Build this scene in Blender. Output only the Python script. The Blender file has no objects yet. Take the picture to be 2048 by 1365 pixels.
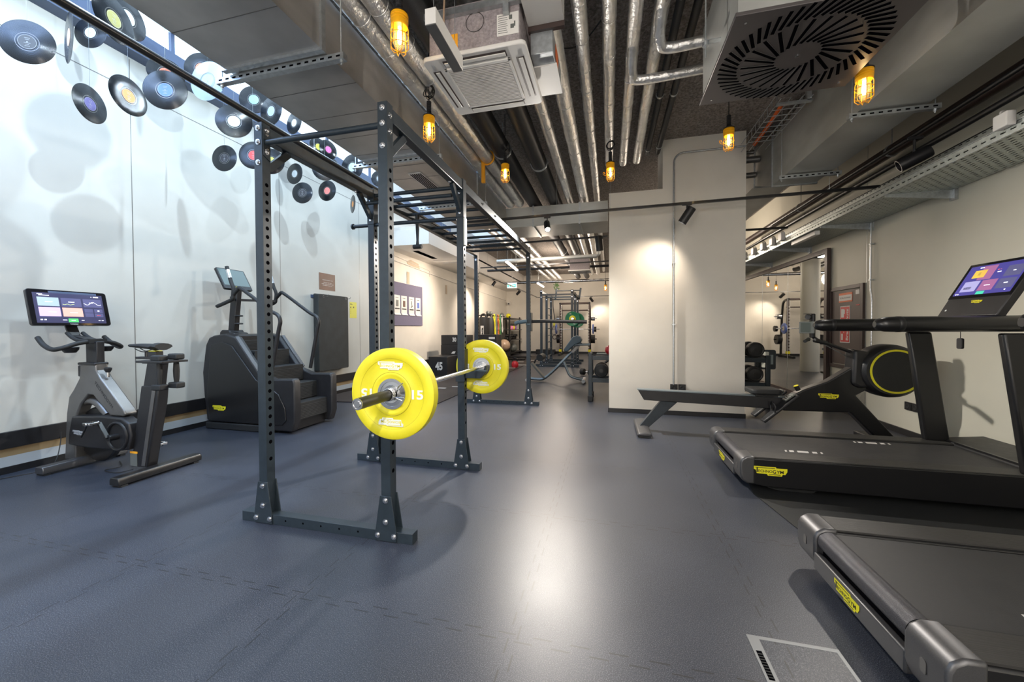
import bpy, bmesh, math, random
from math import pi, sin, cos, radians
from mathutils import Vector, Matrix
random.seed(7)
SC = bpy.context.scene
COL = SC.collection

# ------------------------------------------------------------------ camera
F_PX, YAW, PITCH, ROLL, EYE = 765.73, 0.2482, -0.0175, -0.0041, 1.214
cd = bpy.data.cameras.new('camera'); cam = bpy.data.objects.new('camera', cd); COL.objects.link(cam)
cd.sensor_fit = 'HORIZONTAL'; cd.sensor_width = 36.0; cd.lens = F_PX / 2048 * 36.0
cd.shift_y = -(682.5 - 670.83) / 2048; cd.clip_start = 0.02; cd.clip_end = 100
fw = Vector((-sin(YAW), cos(YAW), 0)); rt = Vector((cos(YAW), sin(YAW), 0)); up = Vector((0, 0, 1))
f2 = fw * cos(PITCH) + up * sin(PITCH); u2 = up * cos(PITCH) - fw * sin(PITCH)
r3 = rt * cos(ROLL) + u2 * sin(ROLL); u3 = u2 * cos(ROLL) - rt * sin(ROLL)
m = Matrix((r3, u3, -f2)).transposed().to_4x4(); m.translation = Vector((0, 0, EYE)); cam.matrix_world = m
SC.camera = cam

# ------------------------------------------------------------------ world, exposure
w = bpy.data.worlds.new('world'); SC.world = w; w.use_nodes = True
w.node_tree.nodes['Background'].inputs[0].default_value = (0.62, 0.78, 1.0, 1); w.node_tree.nodes['Background'].inputs[1].default_value = 1.0
SC.view_settings.view_transform = 'Standard'; SC.view_settings.look = 'None'; SC.view_settings.gamma = 1.0
SC.view_settings.exposure = 0.26; SC.view_settings.use_curve_mapping = False
SC.cycles.max_bounces = 8; SC.cycles.diffuse_bounces = 4; SC.cycles.glossy_bounces = 4; SC.cycles.transmission_bounces = 6
SC.cycles.sample_clamp_indirect = 6.0; SC.cycles.caustics_reflective = False; SC.cycles.caustics_refractive = False

# ------------------------------------------------------------------ room sizes
XL, XR, YB, YF, ZC = -4.955, 3.225, 18.49, -3.2, 3.81
XS, ZS = -2.62, 4.75          # light well over the left strip of the room: its inner side and its glazing height

# ------------------------------------------------------------------ lights
def light(kind, name, loc, energy, color, target=None, size=.1, size_y=None, spot=None, blend=.4):
    l = bpy.data.lights.new(name, kind); o = bpy.data.objects.new(name, l); COL.objects.link(o)
    l.energy = energy; l.color = color; o.location = loc
    if kind == 'AREA':
        l.size = size
        if size_y: l.shape = 'RECTANGLE'; l.size_y = size_y
    else: l.shadow_soft_size = size
    if kind == 'SPOT': l.spot_size = spot or radians(60); l.spot_blend = blend
    if target is not None:
        d = Vector(target) - Vector(loc); o.rotation_euler = d.to_track_quat('-Z', 'Y').to_euler()
    return o
WARM = (1.0, .84, .68); WHITE = (1.0, .93, .84); COOL = (.52, .78, 1.0)
# added fill behind the camera, no fixtures: soft panels facing down and soft points
for x in (-1.8, 1.3):
    light('AREA', 'overhead_fill', (x, -1.2, 3.6), 30, (1, .95, .88), (x, -.8, 0), 1.2, 2.6)
    light('POINT', 'upper_fill_point', (x, -1.6, 2.5), 62, (1, .94, .88), size=.30)
for x in (-1.3, 1.5): light('POINT', 'lower_fill_point', (x, -2.0, 1.4), 82, (1, .94, .88), size=.30)  # low fill added to lift the ceiling and duct undersides
# daylight lamps high in the light well that throw the record shadows on the wall
for y, z, e in ((.1, 3.95, 115), (2.0, 4.15, 125), (3.9, 3.95, 112), (6.0, 4.1, 70)):
    light('SPOT', 'light_well_lamp', (-2.70, y, z), e, (.72, .88, 1.0), (-4.95, y + .25, 1.9), .02, spot=radians(150), blend=.35)
# daylight falling through the well on to the floor at the near left
light('AREA', 'skylight_daylight', (-3.7, .2, 4.6), 170, (.36, .56, 1.0), (-2.4, .6, 0), 1.2, 3.0)
# added soft points, no fixtures, that brighten the rear room
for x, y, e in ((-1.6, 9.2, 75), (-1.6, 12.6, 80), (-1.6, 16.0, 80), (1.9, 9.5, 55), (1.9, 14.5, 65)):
    light('POINT', 'rear_fill_point', (x, y, 2.95), e, WARM, size=.25)

# ------------------------------------------------------------------ materials
def _ramp(nt, fac, stops):
    r = nt.nodes.new('ShaderNodeValToRGB'); nt.links.new(fac, r.inputs[0])
    e = r.color_ramp.elements
    while len(e) < len(stops): e.new(.5)
    for k, (p, c) in enumerate(stops): e[k].position = p; e[k].color = (*c, 1) if len(c) == 3 else c
    return r
def mat(name, col, rough=.5, metal=0., bump=0., bscale=60., var=0., vscale=6., emis=None, estr=0., alpha=1., trans=0., coat=0., spec=.5, stretch=(1, 1, 1), detail=3.):
    m = bpy.data.materials.new(name); m.use_nodes = True; nt = m.node_tree; b = nt.nodes['Principled BSDF']
    b.inputs['Base Color'].default_value = (*col, 1); b.inputs['Roughness'].default_value = rough; b.inputs['Metallic'].default_value = metal
    b.inputs['Specular IOR Level'].default_value = spec; b.inputs['Coat Weight'].default_value = coat
    b.inputs['Transmission Weight'].default_value = trans; b.inputs['Alpha'].default_value = alpha
    if emis: b.inputs['Emission Color'].default_value = (*emis, 1); b.inputs['Emission Strength'].default_value = estr
    tc = nt.nodes.new('ShaderNodeTexCoord'); mp = nt.nodes.new('ShaderNodeMapping'); nt.links.new(tc.outputs['Object'], mp.inputs[0]); mp.inputs['Scale'].default_value = stretch
    if var:
        n = nt.nodes.new('ShaderNodeTexNoise'); n.inputs['Scale'].default_value = vscale; n.inputs['Detail'].default_value = 4; nt.links.new(mp.outputs[0], n.inputs[0])
        r = _ramp(nt, n.outputs[0], [(.3, tuple(c * (1 - var) for c in col)), (.7, tuple(min(1, c * (1 + var)) for c in col))])
        nt.links.new(r.outputs[0], b.inputs['Base Color'])
        r2 = nt.nodes.new('ShaderNodeMapRange'); r2.inputs[3].default_value = max(.02, rough - .08); r2.inputs[4].default_value = min(1, rough + .08)
        nt.links.new(n.outputs[0], r2.inputs[0]); nt.links.new(r2.outputs[0], b.inputs['Roughness'])
    if bump:
        n = nt.nodes.new('ShaderNodeTexNoise'); n.inputs['Scale'].default_value = bscale; n.inputs['Detail'].default_value = detail; nt.links.new(mp.outputs[0], n.inputs[0])
        bp = nt.nodes.new('ShaderNodeBump'); bp.inputs['Strength'].default_value = bump; bp.inputs['Distance'].default_value = .01
        nt.links.new(n.outputs[0], bp.inputs['Height']); nt.links.new(bp.outputs[0], b.inputs['Normal'])
    return m
M = {}
M['cream'] = mat('cream_paint', (.74, .70, .63), .6, var=.04, vscale=2.5, bump=.05, bscale=150)
M['pale'] = mat('pale_grey_paint', (.60, .60, .56), .55, var=.04, vscale=2.0, bump=.05, bscale=150)
M['greige'] = mat('greige_paint', (.66, .64, .54), .6, var=.03, vscale=2.0, bump=.04, bscale=150)
M['black'] = mat('black_plastic', (.014, .014, .016), .42, var=.15, vscale=20)
M['satin'] = mat('satin_black', (.010, .010, .011), .33, coat=.1)
M['rubberblack'] = mat('black_rubber', (.014, .015, .016), .62, bump=.15, bscale=200)
M['screenblack'] = mat('black_glass', (.01, .01, .012), .08)
M['rack'] = mat('blue_black_powder_coat', (.020, .030, .040), .34, var=.12, vscale=30, bump=.05, bscale=400)
M['hole'] = mat('dark_hole', (.003, .003, .004), .9, spec=0.)  # near-black faces stand for the shade inside holes, slots and gaps
M['chrome'] = mat('bright_steel', (.62, .63, .65), .22, 1.0)
M['zinc'] = mat('galvanised_steel', (.50, .53, .55), .38, .9, var=.14, vscale=35)
M['duct'] = mat('sheet_metal_duct', (.46, .45, .44), .38, .72, var=.16, vscale=3.0, bump=.06, bscale=4, stretch=(1, 1, 2.5))
M['ductr'] = mat('zinc_duct', (.54, .55, .53), .42, .65, var=.12, vscale=2.5, bump=.06, bscale=4, stretch=(1, 1, 2.5))
M['foil'] = mat('crinkled_foil', (.84, .83, .81), .34, .82, bump=.8, bscale=34, var=.10, vscale=14, detail=5)
M['blackpipe'] = mat('black_insulation', (.014, .015, .018), .5, bump=.1, bscale=80)
M['brownpipe'] = mat('dark_brown_pipe', (.045, .028, .024), .35)
M['white'] = mat('white_plastic', (.74, .71, .68), .45)
M['whitegloss'] = mat('white_enamel', (.80, .78, .75), .35)
M['felt'] = mat('grey_felt', (.34, .30, .31), .9, bump=.5, bscale=160, var=.25, vscale=70)
M['orange'] = mat('orange_label', (.95, .42, .02), .5)
M['grooveshade'] = mat('yellow_groove_shade', (.42, .36, .01), .6)  # darker yellow: the shade in the plate grooves put into the colour
M['yellow'] = mat('yellow_rubber', (.68, .61, .018), .48, var=.07, vscale=9, bump=.06, bscale=200)
M['logoyellow'] = mat('yellow_emblem', (.85, .78, .02), .45)
M['ink'] = mat('black_print', (.015, .015, .015), .5)
M['lettering'] = mat('pale_grey_print', (.70, .74, .72), .5)
M['greyemblem'] = mat('silver_emblem', (.42, .44, .46), .4)
M['gunmetal'] = mat('gunmetal_paint', (.17, .165, .16), .36, .65, var=.08, vscale=12)
M['capgrey'] = mat('dark_silver_paint', (.115, .115, .12), .40, .65, var=.10, vscale=300)
M['belt'] = mat('running_belt', (.034, .034, .036), .55, bump=.12, bscale=260, var=.12, vscale=30)
M['siderail'] = mat('ribbed_dark_plastic', (.034, .033, .032), .5, bump=.25, bscale=40, stretch=(.05, 6, 1))
M['roller'] = mat('speckled_belt', (.065, .065, .075), .35, .4, bump=.25, bscale=500, var=.3, vscale=300)
M['cage'] = mat('yellow_cage', (.95, .45, .01), .4, emis=(1, .42, .01), estr=.05)  # faint glow put into the cage and collar, besides the bulb
M['bulb'] = mat('glowing_bulb', (1, .8, .4), .3, emis=(1.0, .70, .30), estr=30)
M['lampglass'] = mat('lamp_glass', (1, .80, .45), .05, alpha=.13)
M['cable'] = mat('black_cable', (.012, .012, .012), .5)
M['ledwarm'] = mat('lit_diffuser', (1, .9, .8), .4, emis=(1, .80, .62), estr=14)
M['spotlens'] = mat('lit_spot_lens', (1, 1, 1), .4, emis=(1, .95, .85), estr=25)
M['brown'] = mat('dark_brown_frame', (.055, .036, .032), .4)
M['doorbrown'] = mat('brown_door', (.085, .062, .056), .45, var=.06, vscale=3)
M['red'] = mat('red_sign', (.62, .03, .03), .4)
M['redrubber'] = mat('red_vinyl', (.55, .02, .03), .4)
M['paper'] = mat('white_paper', (.78, .76, .73), .6)
M['orangered'] = mat('orange_red_border', (.75, .16, .04), .5)
M['yellowpaper'] = mat('yellow_paper', (.80, .74, .12), .6)
M['brownposter'] = mat('brown_poster', (.16, .075, .05), .45, var=.3, vscale=3)
M['violet'] = mat('violet_board', (.17, .155, .235), .85, bump=.2, bscale=200, var=.08, vscale=40)
M['mat'] = mat('exercise_mat', (.030, .033, .033), .7, bump=.1, bscale=70, var=.25, vscale=6)
M['green'] = mat('green_rubber', (.015, .20, .09), .45)
M['blue'] = mat('blue_vinyl', (.10, .17, .55), .4)
M['slateblue'] = mat('slate_blue_vinyl', (.085, .13, .16), .42)
M['tube'] = mat('silver_grey_tube', (.25, .30, .33), .3, .7)
M['tan'] = mat('bronze_vinyl', (.42, .29, .20), .32)
M['purple'] = mat('purple_vinyl', (.30, .10, .45), .4)
M['pink'] = mat('pink_vinyl', (.85, .25, .45), .4)
M['exitgreen'] = mat('exit_sign_green', (.02, .55, .32), .4, emis=(.02, .75, .42), estr=1.2)
M['exitwhite'] = mat('exit_sign_white', (.9, 1, .95), .4, emis=(.85, 1, .95), estr=1.4)
M['wood'] = mat('brown_board', (.30, .22, .12), .6, var=.15, vscale=6)
M['palestrip'] = mat('pale_blue_board', (.42, .47, .52), .5)
M['darksteel'] = mat('dark_steel', (.07, .10, .18), .45)
M['skyglass'] = mat('daylight_pane', (.9, .95, 1), .3, emis=(.60, .80, 1.0), estr=1.9)
M['threadm'] = mat('nylon_thread', (.35, .4, .42), .3)
M['smoke'] = mat('swirl_plate', (.10, .09, .09), .36, .35)
M['floormark'] = mat('pale_floor_marking', (.62, .60, .58), .5)
M['hatch'] = mat('floor_hatch_steel', (.22, .23, .24), .45, .6)
M['greyplastic'] = mat('grey_screen_surround', (.13, .14, .13), .4)
M['mirror'] = mat('mirror_glass', (.86, .88, .86), .015, 1.0)

def tray_mat():      # galvanised sheet punched with short slots
    m = mat('perforated_steel', (.46, .50, .48), .42, .75, var=.12, vscale=30); nt = m.node_tree; b = nt.nodes['Principled BSDF']
    tc = nt.nodes.new('ShaderNodeTexCoord'); sp = nt.nodes.new('ShaderNodeSeparateXYZ'); nt.links.new(tc.outputs['Object'], sp.inputs[0])
    def math(op, a, c=None):
        n = nt.nodes.new('ShaderNodeMath'); n.operation = op
        for k, v in enumerate((a, c)):
            if v is None: continue
            if isinstance(v, (int, float)): n.inputs[k].default_value = v
            else: nt.links.new(v, n.inputs[k])
        return n.outputs[0]
    s = math('ADD', sp.outputs[0], sp.outputs[2])
    row = math('MULTIPLY', s, 25.0); rf = math('FRACT', row); ri = math('FLOOR', row)
    off = math('MULTIPLY', math('MODULO', math('ADD', ri, 1000), 2), .5)
    cf = math('FRACT', math('ADD', math('MULTIPLY', sp.outputs[1], 14.0), off))
    a = math('LESS_THAN', math('ABSOLUTE', math('SUBTRACT', rf, .5)), .16); c = math('LESS_THAN', cf, .55)
    hole = math('MULTIPLY', a, c)
    tr = nt.nodes.new('ShaderNodeBsdfTransparent'); mx = nt.nodes.new('ShaderNodeMixShader'); out = nt.nodes['Material Output']
    nt.links.new(hole, mx.inputs[0]); nt.links.new(b.outputs[0], mx.inputs[1]); nt.links.new(tr.outputs[0], mx.inputs[2]); nt.links.new(mx.outputs[0], out.inputs[0])
    return m
M['tray'] = tray_mat()

def record_mat():    # grooved vinyl: fine concentric ridges
    m = mat('grooved_vinyl', (.005, .007, .010), .20, spec=.5); nt = m.node_tree; b = nt.nodes['Principled BSDF']
    tc = nt.nodes.new('ShaderNodeTexCoord'); mp = nt.nodes.new('ShaderNodeMapping'); mp.inputs['Scale'].default_value = (1, 0, 1); nt.links.new(tc.outputs['Object'], mp.inputs[0])
    wv = nt.nodes.new('ShaderNodeTexWave'); wv.wave_type = 'RINGS'; wv.rings_direction = 'SPHERICAL'; wv.inputs['Scale'].default_value = 70; wv.inputs['Distortion'].default_value = 0
    nt.links.new(mp.outputs[0], wv.inputs[0])
    bp = nt.nodes.new('ShaderNodeBump'); bp.inputs['Strength'].default_value = .3; bp.inputs['Distance'].default_value = .001
    nt.links.new(wv.outputs['Fac'], bp.inputs['Height']); nt.links.new(bp.outputs[0], b.inputs['Normal'])
    return m
M['vinyl'] = record_mat()
M['clearvinyl'] = mat('milky_clear_vinyl', (.55, .72, .82), .2, alpha=.55)

def foil_bands(m):   # taped joints every half metre along the pipe
    nt = m.node_tree; b = nt.nodes['Principled BSDF']
    tc = nt.nodes.new('ShaderNodeTexCoord'); wv = nt.nodes.new('ShaderNodeTexNoise'); wv.inputs['Scale'].default_value = 9; wv.inputs['Detail'].default_value = 6
    mp = nt.nodes.new('ShaderNodeMapping'); mp.inputs['Scale'].default_value = (1, .35, 1); nt.links.new(tc.outputs['Object'], mp.inputs[0]); nt.links.new(mp.outputs[0], wv.inputs[0])
    old = b.inputs['Normal'].links[0].from_node
    bp = nt.nodes.new('ShaderNodeBump'); bp.inputs['Strength'].default_value = .7; bp.inputs['Distance'].default_value = .03
    nt.links.new(wv.outputs[0], bp.inputs['Height']); nt.links.new(old.outputs[0], bp.inputs['Normal']); nt.links.new(bp.outputs[0], b.inputs['Normal'])
foil_bands(M['foil'])

def floor_mat():
    m = bpy.data.materials.new('speckled_rubber_floor'); m.use_nodes = True; nt = m.node_tree; b = nt.nodes['Principled BSDF']; L = nt.links.new
    tc = nt.nodes.new('ShaderNodeTexCoord'); sp = nt.nodes.new('ShaderNodeSeparateXYZ'); L(tc.outputs['Object'], sp.inputs[0])
    def math(op, a, c=None):
        n = nt.nodes.new('ShaderNodeMath'); n.operation = op
        for k, v in enumerate((a, c)):
            if v is None: continue
            if isinstance(v, (int, float)): n.inputs[k].default_value = v
            else: L(v, n.inputs[k])
        return n.outputs[0]
    n1 = nt.nodes.new('ShaderNodeTexNoise'); n1.inputs['Scale'].default_value = 300; n1.inputs['Detail'].default_value = 2; L(tc.outputs['Object'], n1.inputs[0])
    n2 = nt.nodes.new('ShaderNodeTexNoise'); n2.inputs['Scale'].default_value = 1.3; n2.inputs['Detail'].default_value = 6; L(tc.outputs['Object'], n2.inputs[0])
    r1 = _ramp(nt, n1.outputs[0], [(.40, (.016, .021, .034)), (.53, (.033, .039, .056)), (.68, (.115, .125, .150))])
    r2 = _ramp(nt, n2.outputs[0], [(.3, (.82, .82, .82)), (.7, (1.18, 1.15, 1.12))])
    mx = nt.nodes.new('ShaderNodeMix'); mx.data_type = 'RGBA'; mx.blend_type = 'MULTIPLY'; mx.inputs[0].default_value = 1; L(r1.outputs[0], mx.inputs[6]); L(r2.outputs[0], mx.inputs[7])
    # interlocking tile joints
    def seam(a, c, off):
        zig = math('MULTIPLY', math('GREATER_THAN', math('FRACT', math('MULTIPLY', c, 7.0)), .5), .035)
        v = math('FRACT', math('ADD', math('ADD', a, zig), off))
        return math('LESS_THAN', v, .006)
    s = math('MAXIMUM', seam(sp.outputs[1], sp.outputs[0], .55), seam(sp.outputs[0], sp.outputs[1], .35))
    mx2 = nt.nodes.new('ShaderNodeMix'); mx2.data_type = 'RGBA'; L(math('MULTIPLY', s, .85), mx2.inputs[0]); L(mx.outputs[2], mx2.inputs[6]); mx2.inputs[7].default_value = (.012, .012, .015, 1)
    L(mx2.outputs[2], b.inputs['Base Color'])
    rr = nt.nodes.new('ShaderNodeMapRange'); rr.inputs[3].default_value = .31; rr.inputs[4].default_value = .43; L(n2.outputs[0], rr.inputs[0]); L(rr.outputs[0], b.inputs['Roughness'])
    n3 = nt.nodes.new('ShaderNodeTexNoise'); n3.inputs['Scale'].default_value = 420; n3.inputs['Detail'].default_value = 3; L(tc.outputs['Object'], n3.inputs[0])
    bp = nt.nodes.new('ShaderNodeBump'); bp.inputs['Strength'].default_value = .22; bp.inputs['Distance'].default_value = .0015; L(n3.outputs[0], bp.inputs['Height']); L(bp.outputs[0], b.inputs['Normal'])
    return m
M['floor'] = floor_mat()
def concrete_mat():
    m = bpy.data.materials.new('rough_acoustic_concrete'); m.use_nodes = True; nt = m.node_tree; b = nt.nodes['Principled BSDF']; L = nt.links.new
    tc = nt.nodes.new('ShaderNodeTexCoord')
    n1 = nt.nodes.new('ShaderNodeTexNoise'); n1.inputs['Scale'].default_value = 45; n1.inputs['Detail'].default_value = 5; L(tc.outputs['Object'], n1.inputs[0])
    r1 = _ramp(nt, n1.outputs[0], [(.35, (.17, .15, .135)), (.6, (.34, .30, .27)), (.8, (.48, .44, .40))]); L(r1.outputs[0], b.inputs['Base Color'])
    b.inputs['Roughness'].default_value = .95
    bp = nt.nodes.new('ShaderNodeBump'); bp.inputs['Strength'].default_value = .9; bp.inputs['Distance'].default_value = .02; L(n1.outputs[0], bp.inputs['Height']); L(bp.outputs[0], b.inputs['Normal'])
    return m
M['concrete'] = concrete_mat()

# ------------------------------------------------------------------ mesh helpers
class MB:
    def __init__(s): s.v = []; s.f = []; s.mi = []; s.m = 0
    def add(s, vs, fs, T=None):
        o = len(s.v)
        s.v += [tuple(T @ Vector(p)) if T else tuple(p) for p in vs]
        for f in fs: s.f.append([i + o for i in f]); s.mi.append(s.m)
        return s
    def box(s, x0, x1, y0, y1, z0, z1, T=None):
        return s.add([(x0, y0, z0), (x1, y0, z0), (x1, y1, z0), (x0, y1, z0), (x0, y0, z1), (x1, y0, z1), (x1, y1, z1), (x0, y1, z1)],
                     [(0, 3, 2, 1), (4, 5, 6, 7), (0, 1, 5, 4), (1, 2, 6, 5), (2, 3, 7, 6), (3, 0, 4, 7)], T)
    def prism(s, pts, ax, a, b, T=None):
        n = len(pts)
        P = {'y': lambda p, t: (p[0], t, p[1]), 'x': lambda p, t: (t, p[0], p[1]), 'z': lambda p, t: (p[0], p[1], t)}[ax]
        return s.add([P(p, a) for p in pts] + [P(p, b) for p in pts], [list(range(n)), list(range(2 * n - 1, n - 1, -1))] + [(i, (i + 1) % n, n + (i + 1) % n, n + i) for i in range(n)], T)
    def bar(s, p0, p1, w, h, upv=(0, 0, 1)):          # rectangular bar between two points, w across, h along upv
        p0 = Vector(p0); p1 = Vector(p1); d = (p1 - p0).normalized(); a = d.cross(Vector(upv))
        if a.length < 1e-4: a = d.cross(Vector((1, 0, 0)))
        a.normalize(); c = a.cross(d).normalized(); vs = []
        for p in (p0, p1):
            for i, j in ((-1, -1), (1, -1), (1, 1), (-1, 1)): vs.append(p + a * (i * w / 2) + c * (j * h / 2))
        return s.add(vs, [(0, 1, 2, 3), (7, 6, 5, 4), (0, 4, 5, 1), (1, 5, 6, 2), (2, 6, 7, 3), (3, 7, 4, 0)])
    def tube(s, pts, r, n=14, caps=True, closed=False):
        pts = [Vector(p) for p in pts]; N = len(pts); rs = r if isinstance(r, (list, tuple)) else [r] * N
        tang = []
        for i in range(N):
            if closed: t = pts[(i + 1) % N] - pts[i - 1]
            else: t = pts[min(i + 1, N - 1)] - pts[max(i - 1, 0)]
            tang.append(t.normalized())
        ref = Vector((0, 0, 1)) if abs(tang[0].z) < .9 else Vector((1, 0, 0))
        a = tang[0].cross(ref).normalized(); vs = []
        for i in range(N):
            a = (a - tang[i] * a.dot(tang[i])).normalized(); c = tang[i].cross(a)
            for k in range(n):
                t = 2 * pi * k / n; vs.append(pts[i] + (a * cos(t) + c * sin(t)) * rs[i])
        fs = []
        for i in range(N - 1 + (1 if closed else 0)):
            j = (i + 1) % N
            for k in range(n): fs.append((i * n + k, i * n + (k + 1) % n, j * n + (k + 1) % n, j * n + k))
        if caps and not closed: fs.append(list(range(n))[::-1]); fs.append([(N - 1) * n + k for k in range(n)])
        return s.add(vs, fs)
    def cyl(s, p0, p1, r0, r1=None, n=24): return s.tube([p0, p1], [r0, r0 if r1 is None else r1], n)
    def lathe(s, prof, org=(0, 0, 0), axis=(0, 0, 1), n=32, close=False, caps=True):
        ax = Vector(axis).normalized(); ref = Vector((0, 0, 1)) if abs(ax.z) < .9 else Vector((1, 0, 0)); a = ax.cross(ref).normalized(); c = ax.cross(a); o = Vector(org); vs = []
        for r, h in prof:
            for k in range(n):
                t = 2 * pi * k / n; vs.append(o + ax * h + (a * cos(t) + c * sin(t)) * max(r, 1e-5))
        N = len(prof); fs = []
        for i in range(N if close else N - 1):
            j = (i + 1) % N
            for k in range(n): fs.append((i * n + k, j * n + k, j * n + (k + 1) % n, i * n + (k + 1) % n))
        if not close and caps: fs.append(list(range(n))); fs.append([(N - 1) * n + k for k in range(n)][::-1])
        return s.add(vs, fs)
    def sphere(s, c, r, n=20, sc=(1, 1, 1)):
        prof = [(r * sin(pi * i / (n // 2)), -r * cos(pi * i / (n // 2))) for i in range(n // 2 + 1)]
        o = len(s.v); s.lathe(prof, (0, 0, 0), (0, 0, 1), n)
        for i in range(o, len(s.v)): p = s.v[i]; s.v[i] = (p[0] * sc[0] + c[0], p[1] * sc[1] + c[1], p[2] * sc[2] + c[2])
        return s
    def torus(s, c, axis, R, r, n=32, m=8, a0=0, a1=2 * pi):
        ax = Vector(axis).normalized(); ref = Vector((0, 0, 1)) if abs(ax.z) < .9 else Vector((1, 0, 0)); a = ax.cross(ref).normalized(); b = ax.cross(a); full = abs(a1 - a0 - 2 * pi) < 1e-6
        pts = [Vector(c) + (a * cos(a0 + (a1 - a0) * k / n) + b * sin(a0 + (a1 - a0) * k / n)) * R for k in range(n + (0 if full else 1))]
        return s.tube(pts, r, m, closed=full)
    def build(s, name, mats, parent=None, bevel=0., seg=2, smooth=True, inv=None):
        me = bpy.data.meshes.new(name); me.from_pydata(s.v, [], s.f)
        if not isinstance(mats, (list, tuple)): mats = [mats]
        for q in mats: me.materials.append(M[q] if isinstance(q, str) else q)
        me.polygons.foreach_set('material_index', s.mi)
        bm = bmesh.new(); bm.from_mesh(me); bmesh.ops.recalc_face_normals(bm, faces=bm.faces); bm.to_mesh(me); bm.free()
        if smooth:
            me.polygons.foreach_set('use_smooth', [True] * len(me.polygons)); me.set_sharp_from_angle(angle=radians(38))
        me.update()
        o = bpy.data.objects.new(name, me); COL.objects.link(o)
        if parent is not None:
            o.parent = parent; o.matrix_parent_inverse = PINV.get(parent.name, Matrix.Identity(4)) if inv is None else inv
        if bevel:
            md = o.modifiers.new('bevel', 'BEVEL'); md.width = bevel; md.segments = seg; md.limit_method = 'ANGLE'; md.angle_limit = radians(40); md.harden_normals = False
        return o
PINV = {}
def tag(o, label, cat, group=None, kind=None):
    o['label'] = label; o['category'] = cat
    if group: o['group'] = group
    if kind: o['kind'] = kind
    return o
def thing(name, label, cat, loc=(0, 0, 0), group=None, world=True):
    """An empty at the base of a thing. With world=True its parts are modelled in world coordinates."""
    o = bpy.data.objects.new(name, None); COL.objects.link(o); o.location = loc; o.empty_display_size = .1
    if world: PINV[o.name] = Matrix.Translation(Vector(loc)).inverted()
    return tag(o, label, cat, group)
def struct(name, mb, mats, bevel=0., parent=None, smooth=True):
    o = mb.build(name, mats, parent, bevel, smooth=smooth)
    if parent is None: o['kind'] = 'structure'
    return o
def dup(root, loc, label, rot=None, group=None):
    c = root.copy(); COL.objects.link(c); c.location = loc; c['label'] = label
    if rot is not None: c.rotation_euler = rot
    if group: c['group'] = group
    for ch in list(root.children):
        k = ch.copy(); COL.objects.link(k); k.parent = c
        for g in list(ch.children):
            q = g.copy(); COL.objects.link(q); q.parent = k
    return c
_TXT = {}
def text_mesh(txt, depth=.0, bold=.0, spacing=1.0):
    key = (txt, depth, bold, spacing)
    if key not in _TXT:
        cu = bpy.data.curves.new('lettering', 'FONT'); cu.body = txt; cu.size = 1; cu.extrude = depth; cu.offset = bold; cu.align_x = 'CENTER'; cu.align_y = 'CENTER'; cu.space_character = spacing; cu.resolution_u = 4
        o = bpy.data.objects.new('lettering', cu); COL.objects.link(o); dg = bpy.context.evaluated_depsgraph_get()
        me = bpy.data.meshes.new_from_object(o.evaluated_get(dg)); bpy.data.objects.remove(o); _TXT[key] = me
    return _TXT[key]
def frame_m(o, r, u):
    r = Vector(r).normalized(); u = Vector(u); u = (u - r * u.dot(r)).normalized(); n = r.cross(u)
    mt = Matrix((r, u, n)).transposed().to_4x4(); mt.translation = Vector(o); return mt
def put_text(txt, o, r, u, h, mt, parent, name='lettering', w=None, bold=.012, spacing=1.0, mirror=False):
    """lettering of cap height h (and total width w) lying in the plane of r and u"""
    src = text_mesh(txt, .004, bold, spacing); xs = [v.co.x for v in src.vertices]; ys = [v.co.y for v in src.vertices]
    sx = sy = h / (max(ys) - min(ys))
    if w: sx = w / (max(xs) - min(xs))
    cx = (max(xs) + min(xs)) / 2; cy = (max(ys) + min(ys)) / 2; T = frame_m(o, r, u); b = MB()
    b.add([((v.co.x - cx) * sx * (-1 if mirror else 1), (v.co.y - cy) * sy, v.co.z * min(sx, sy)) for v in src.vertices], [list(p.vertices) for p in src.polygons], T)
    return b.build(name, mt, parent, smooth=False)
LOGO = [(0, 0), (.66, 0), (.68, .13), (1, .13), (1, .45), (.94, .80), (.86, .80), (.84, 1), (.42, 1), (.40, .82), (.09, .82), (.06, .42), (0, .36)]
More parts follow.
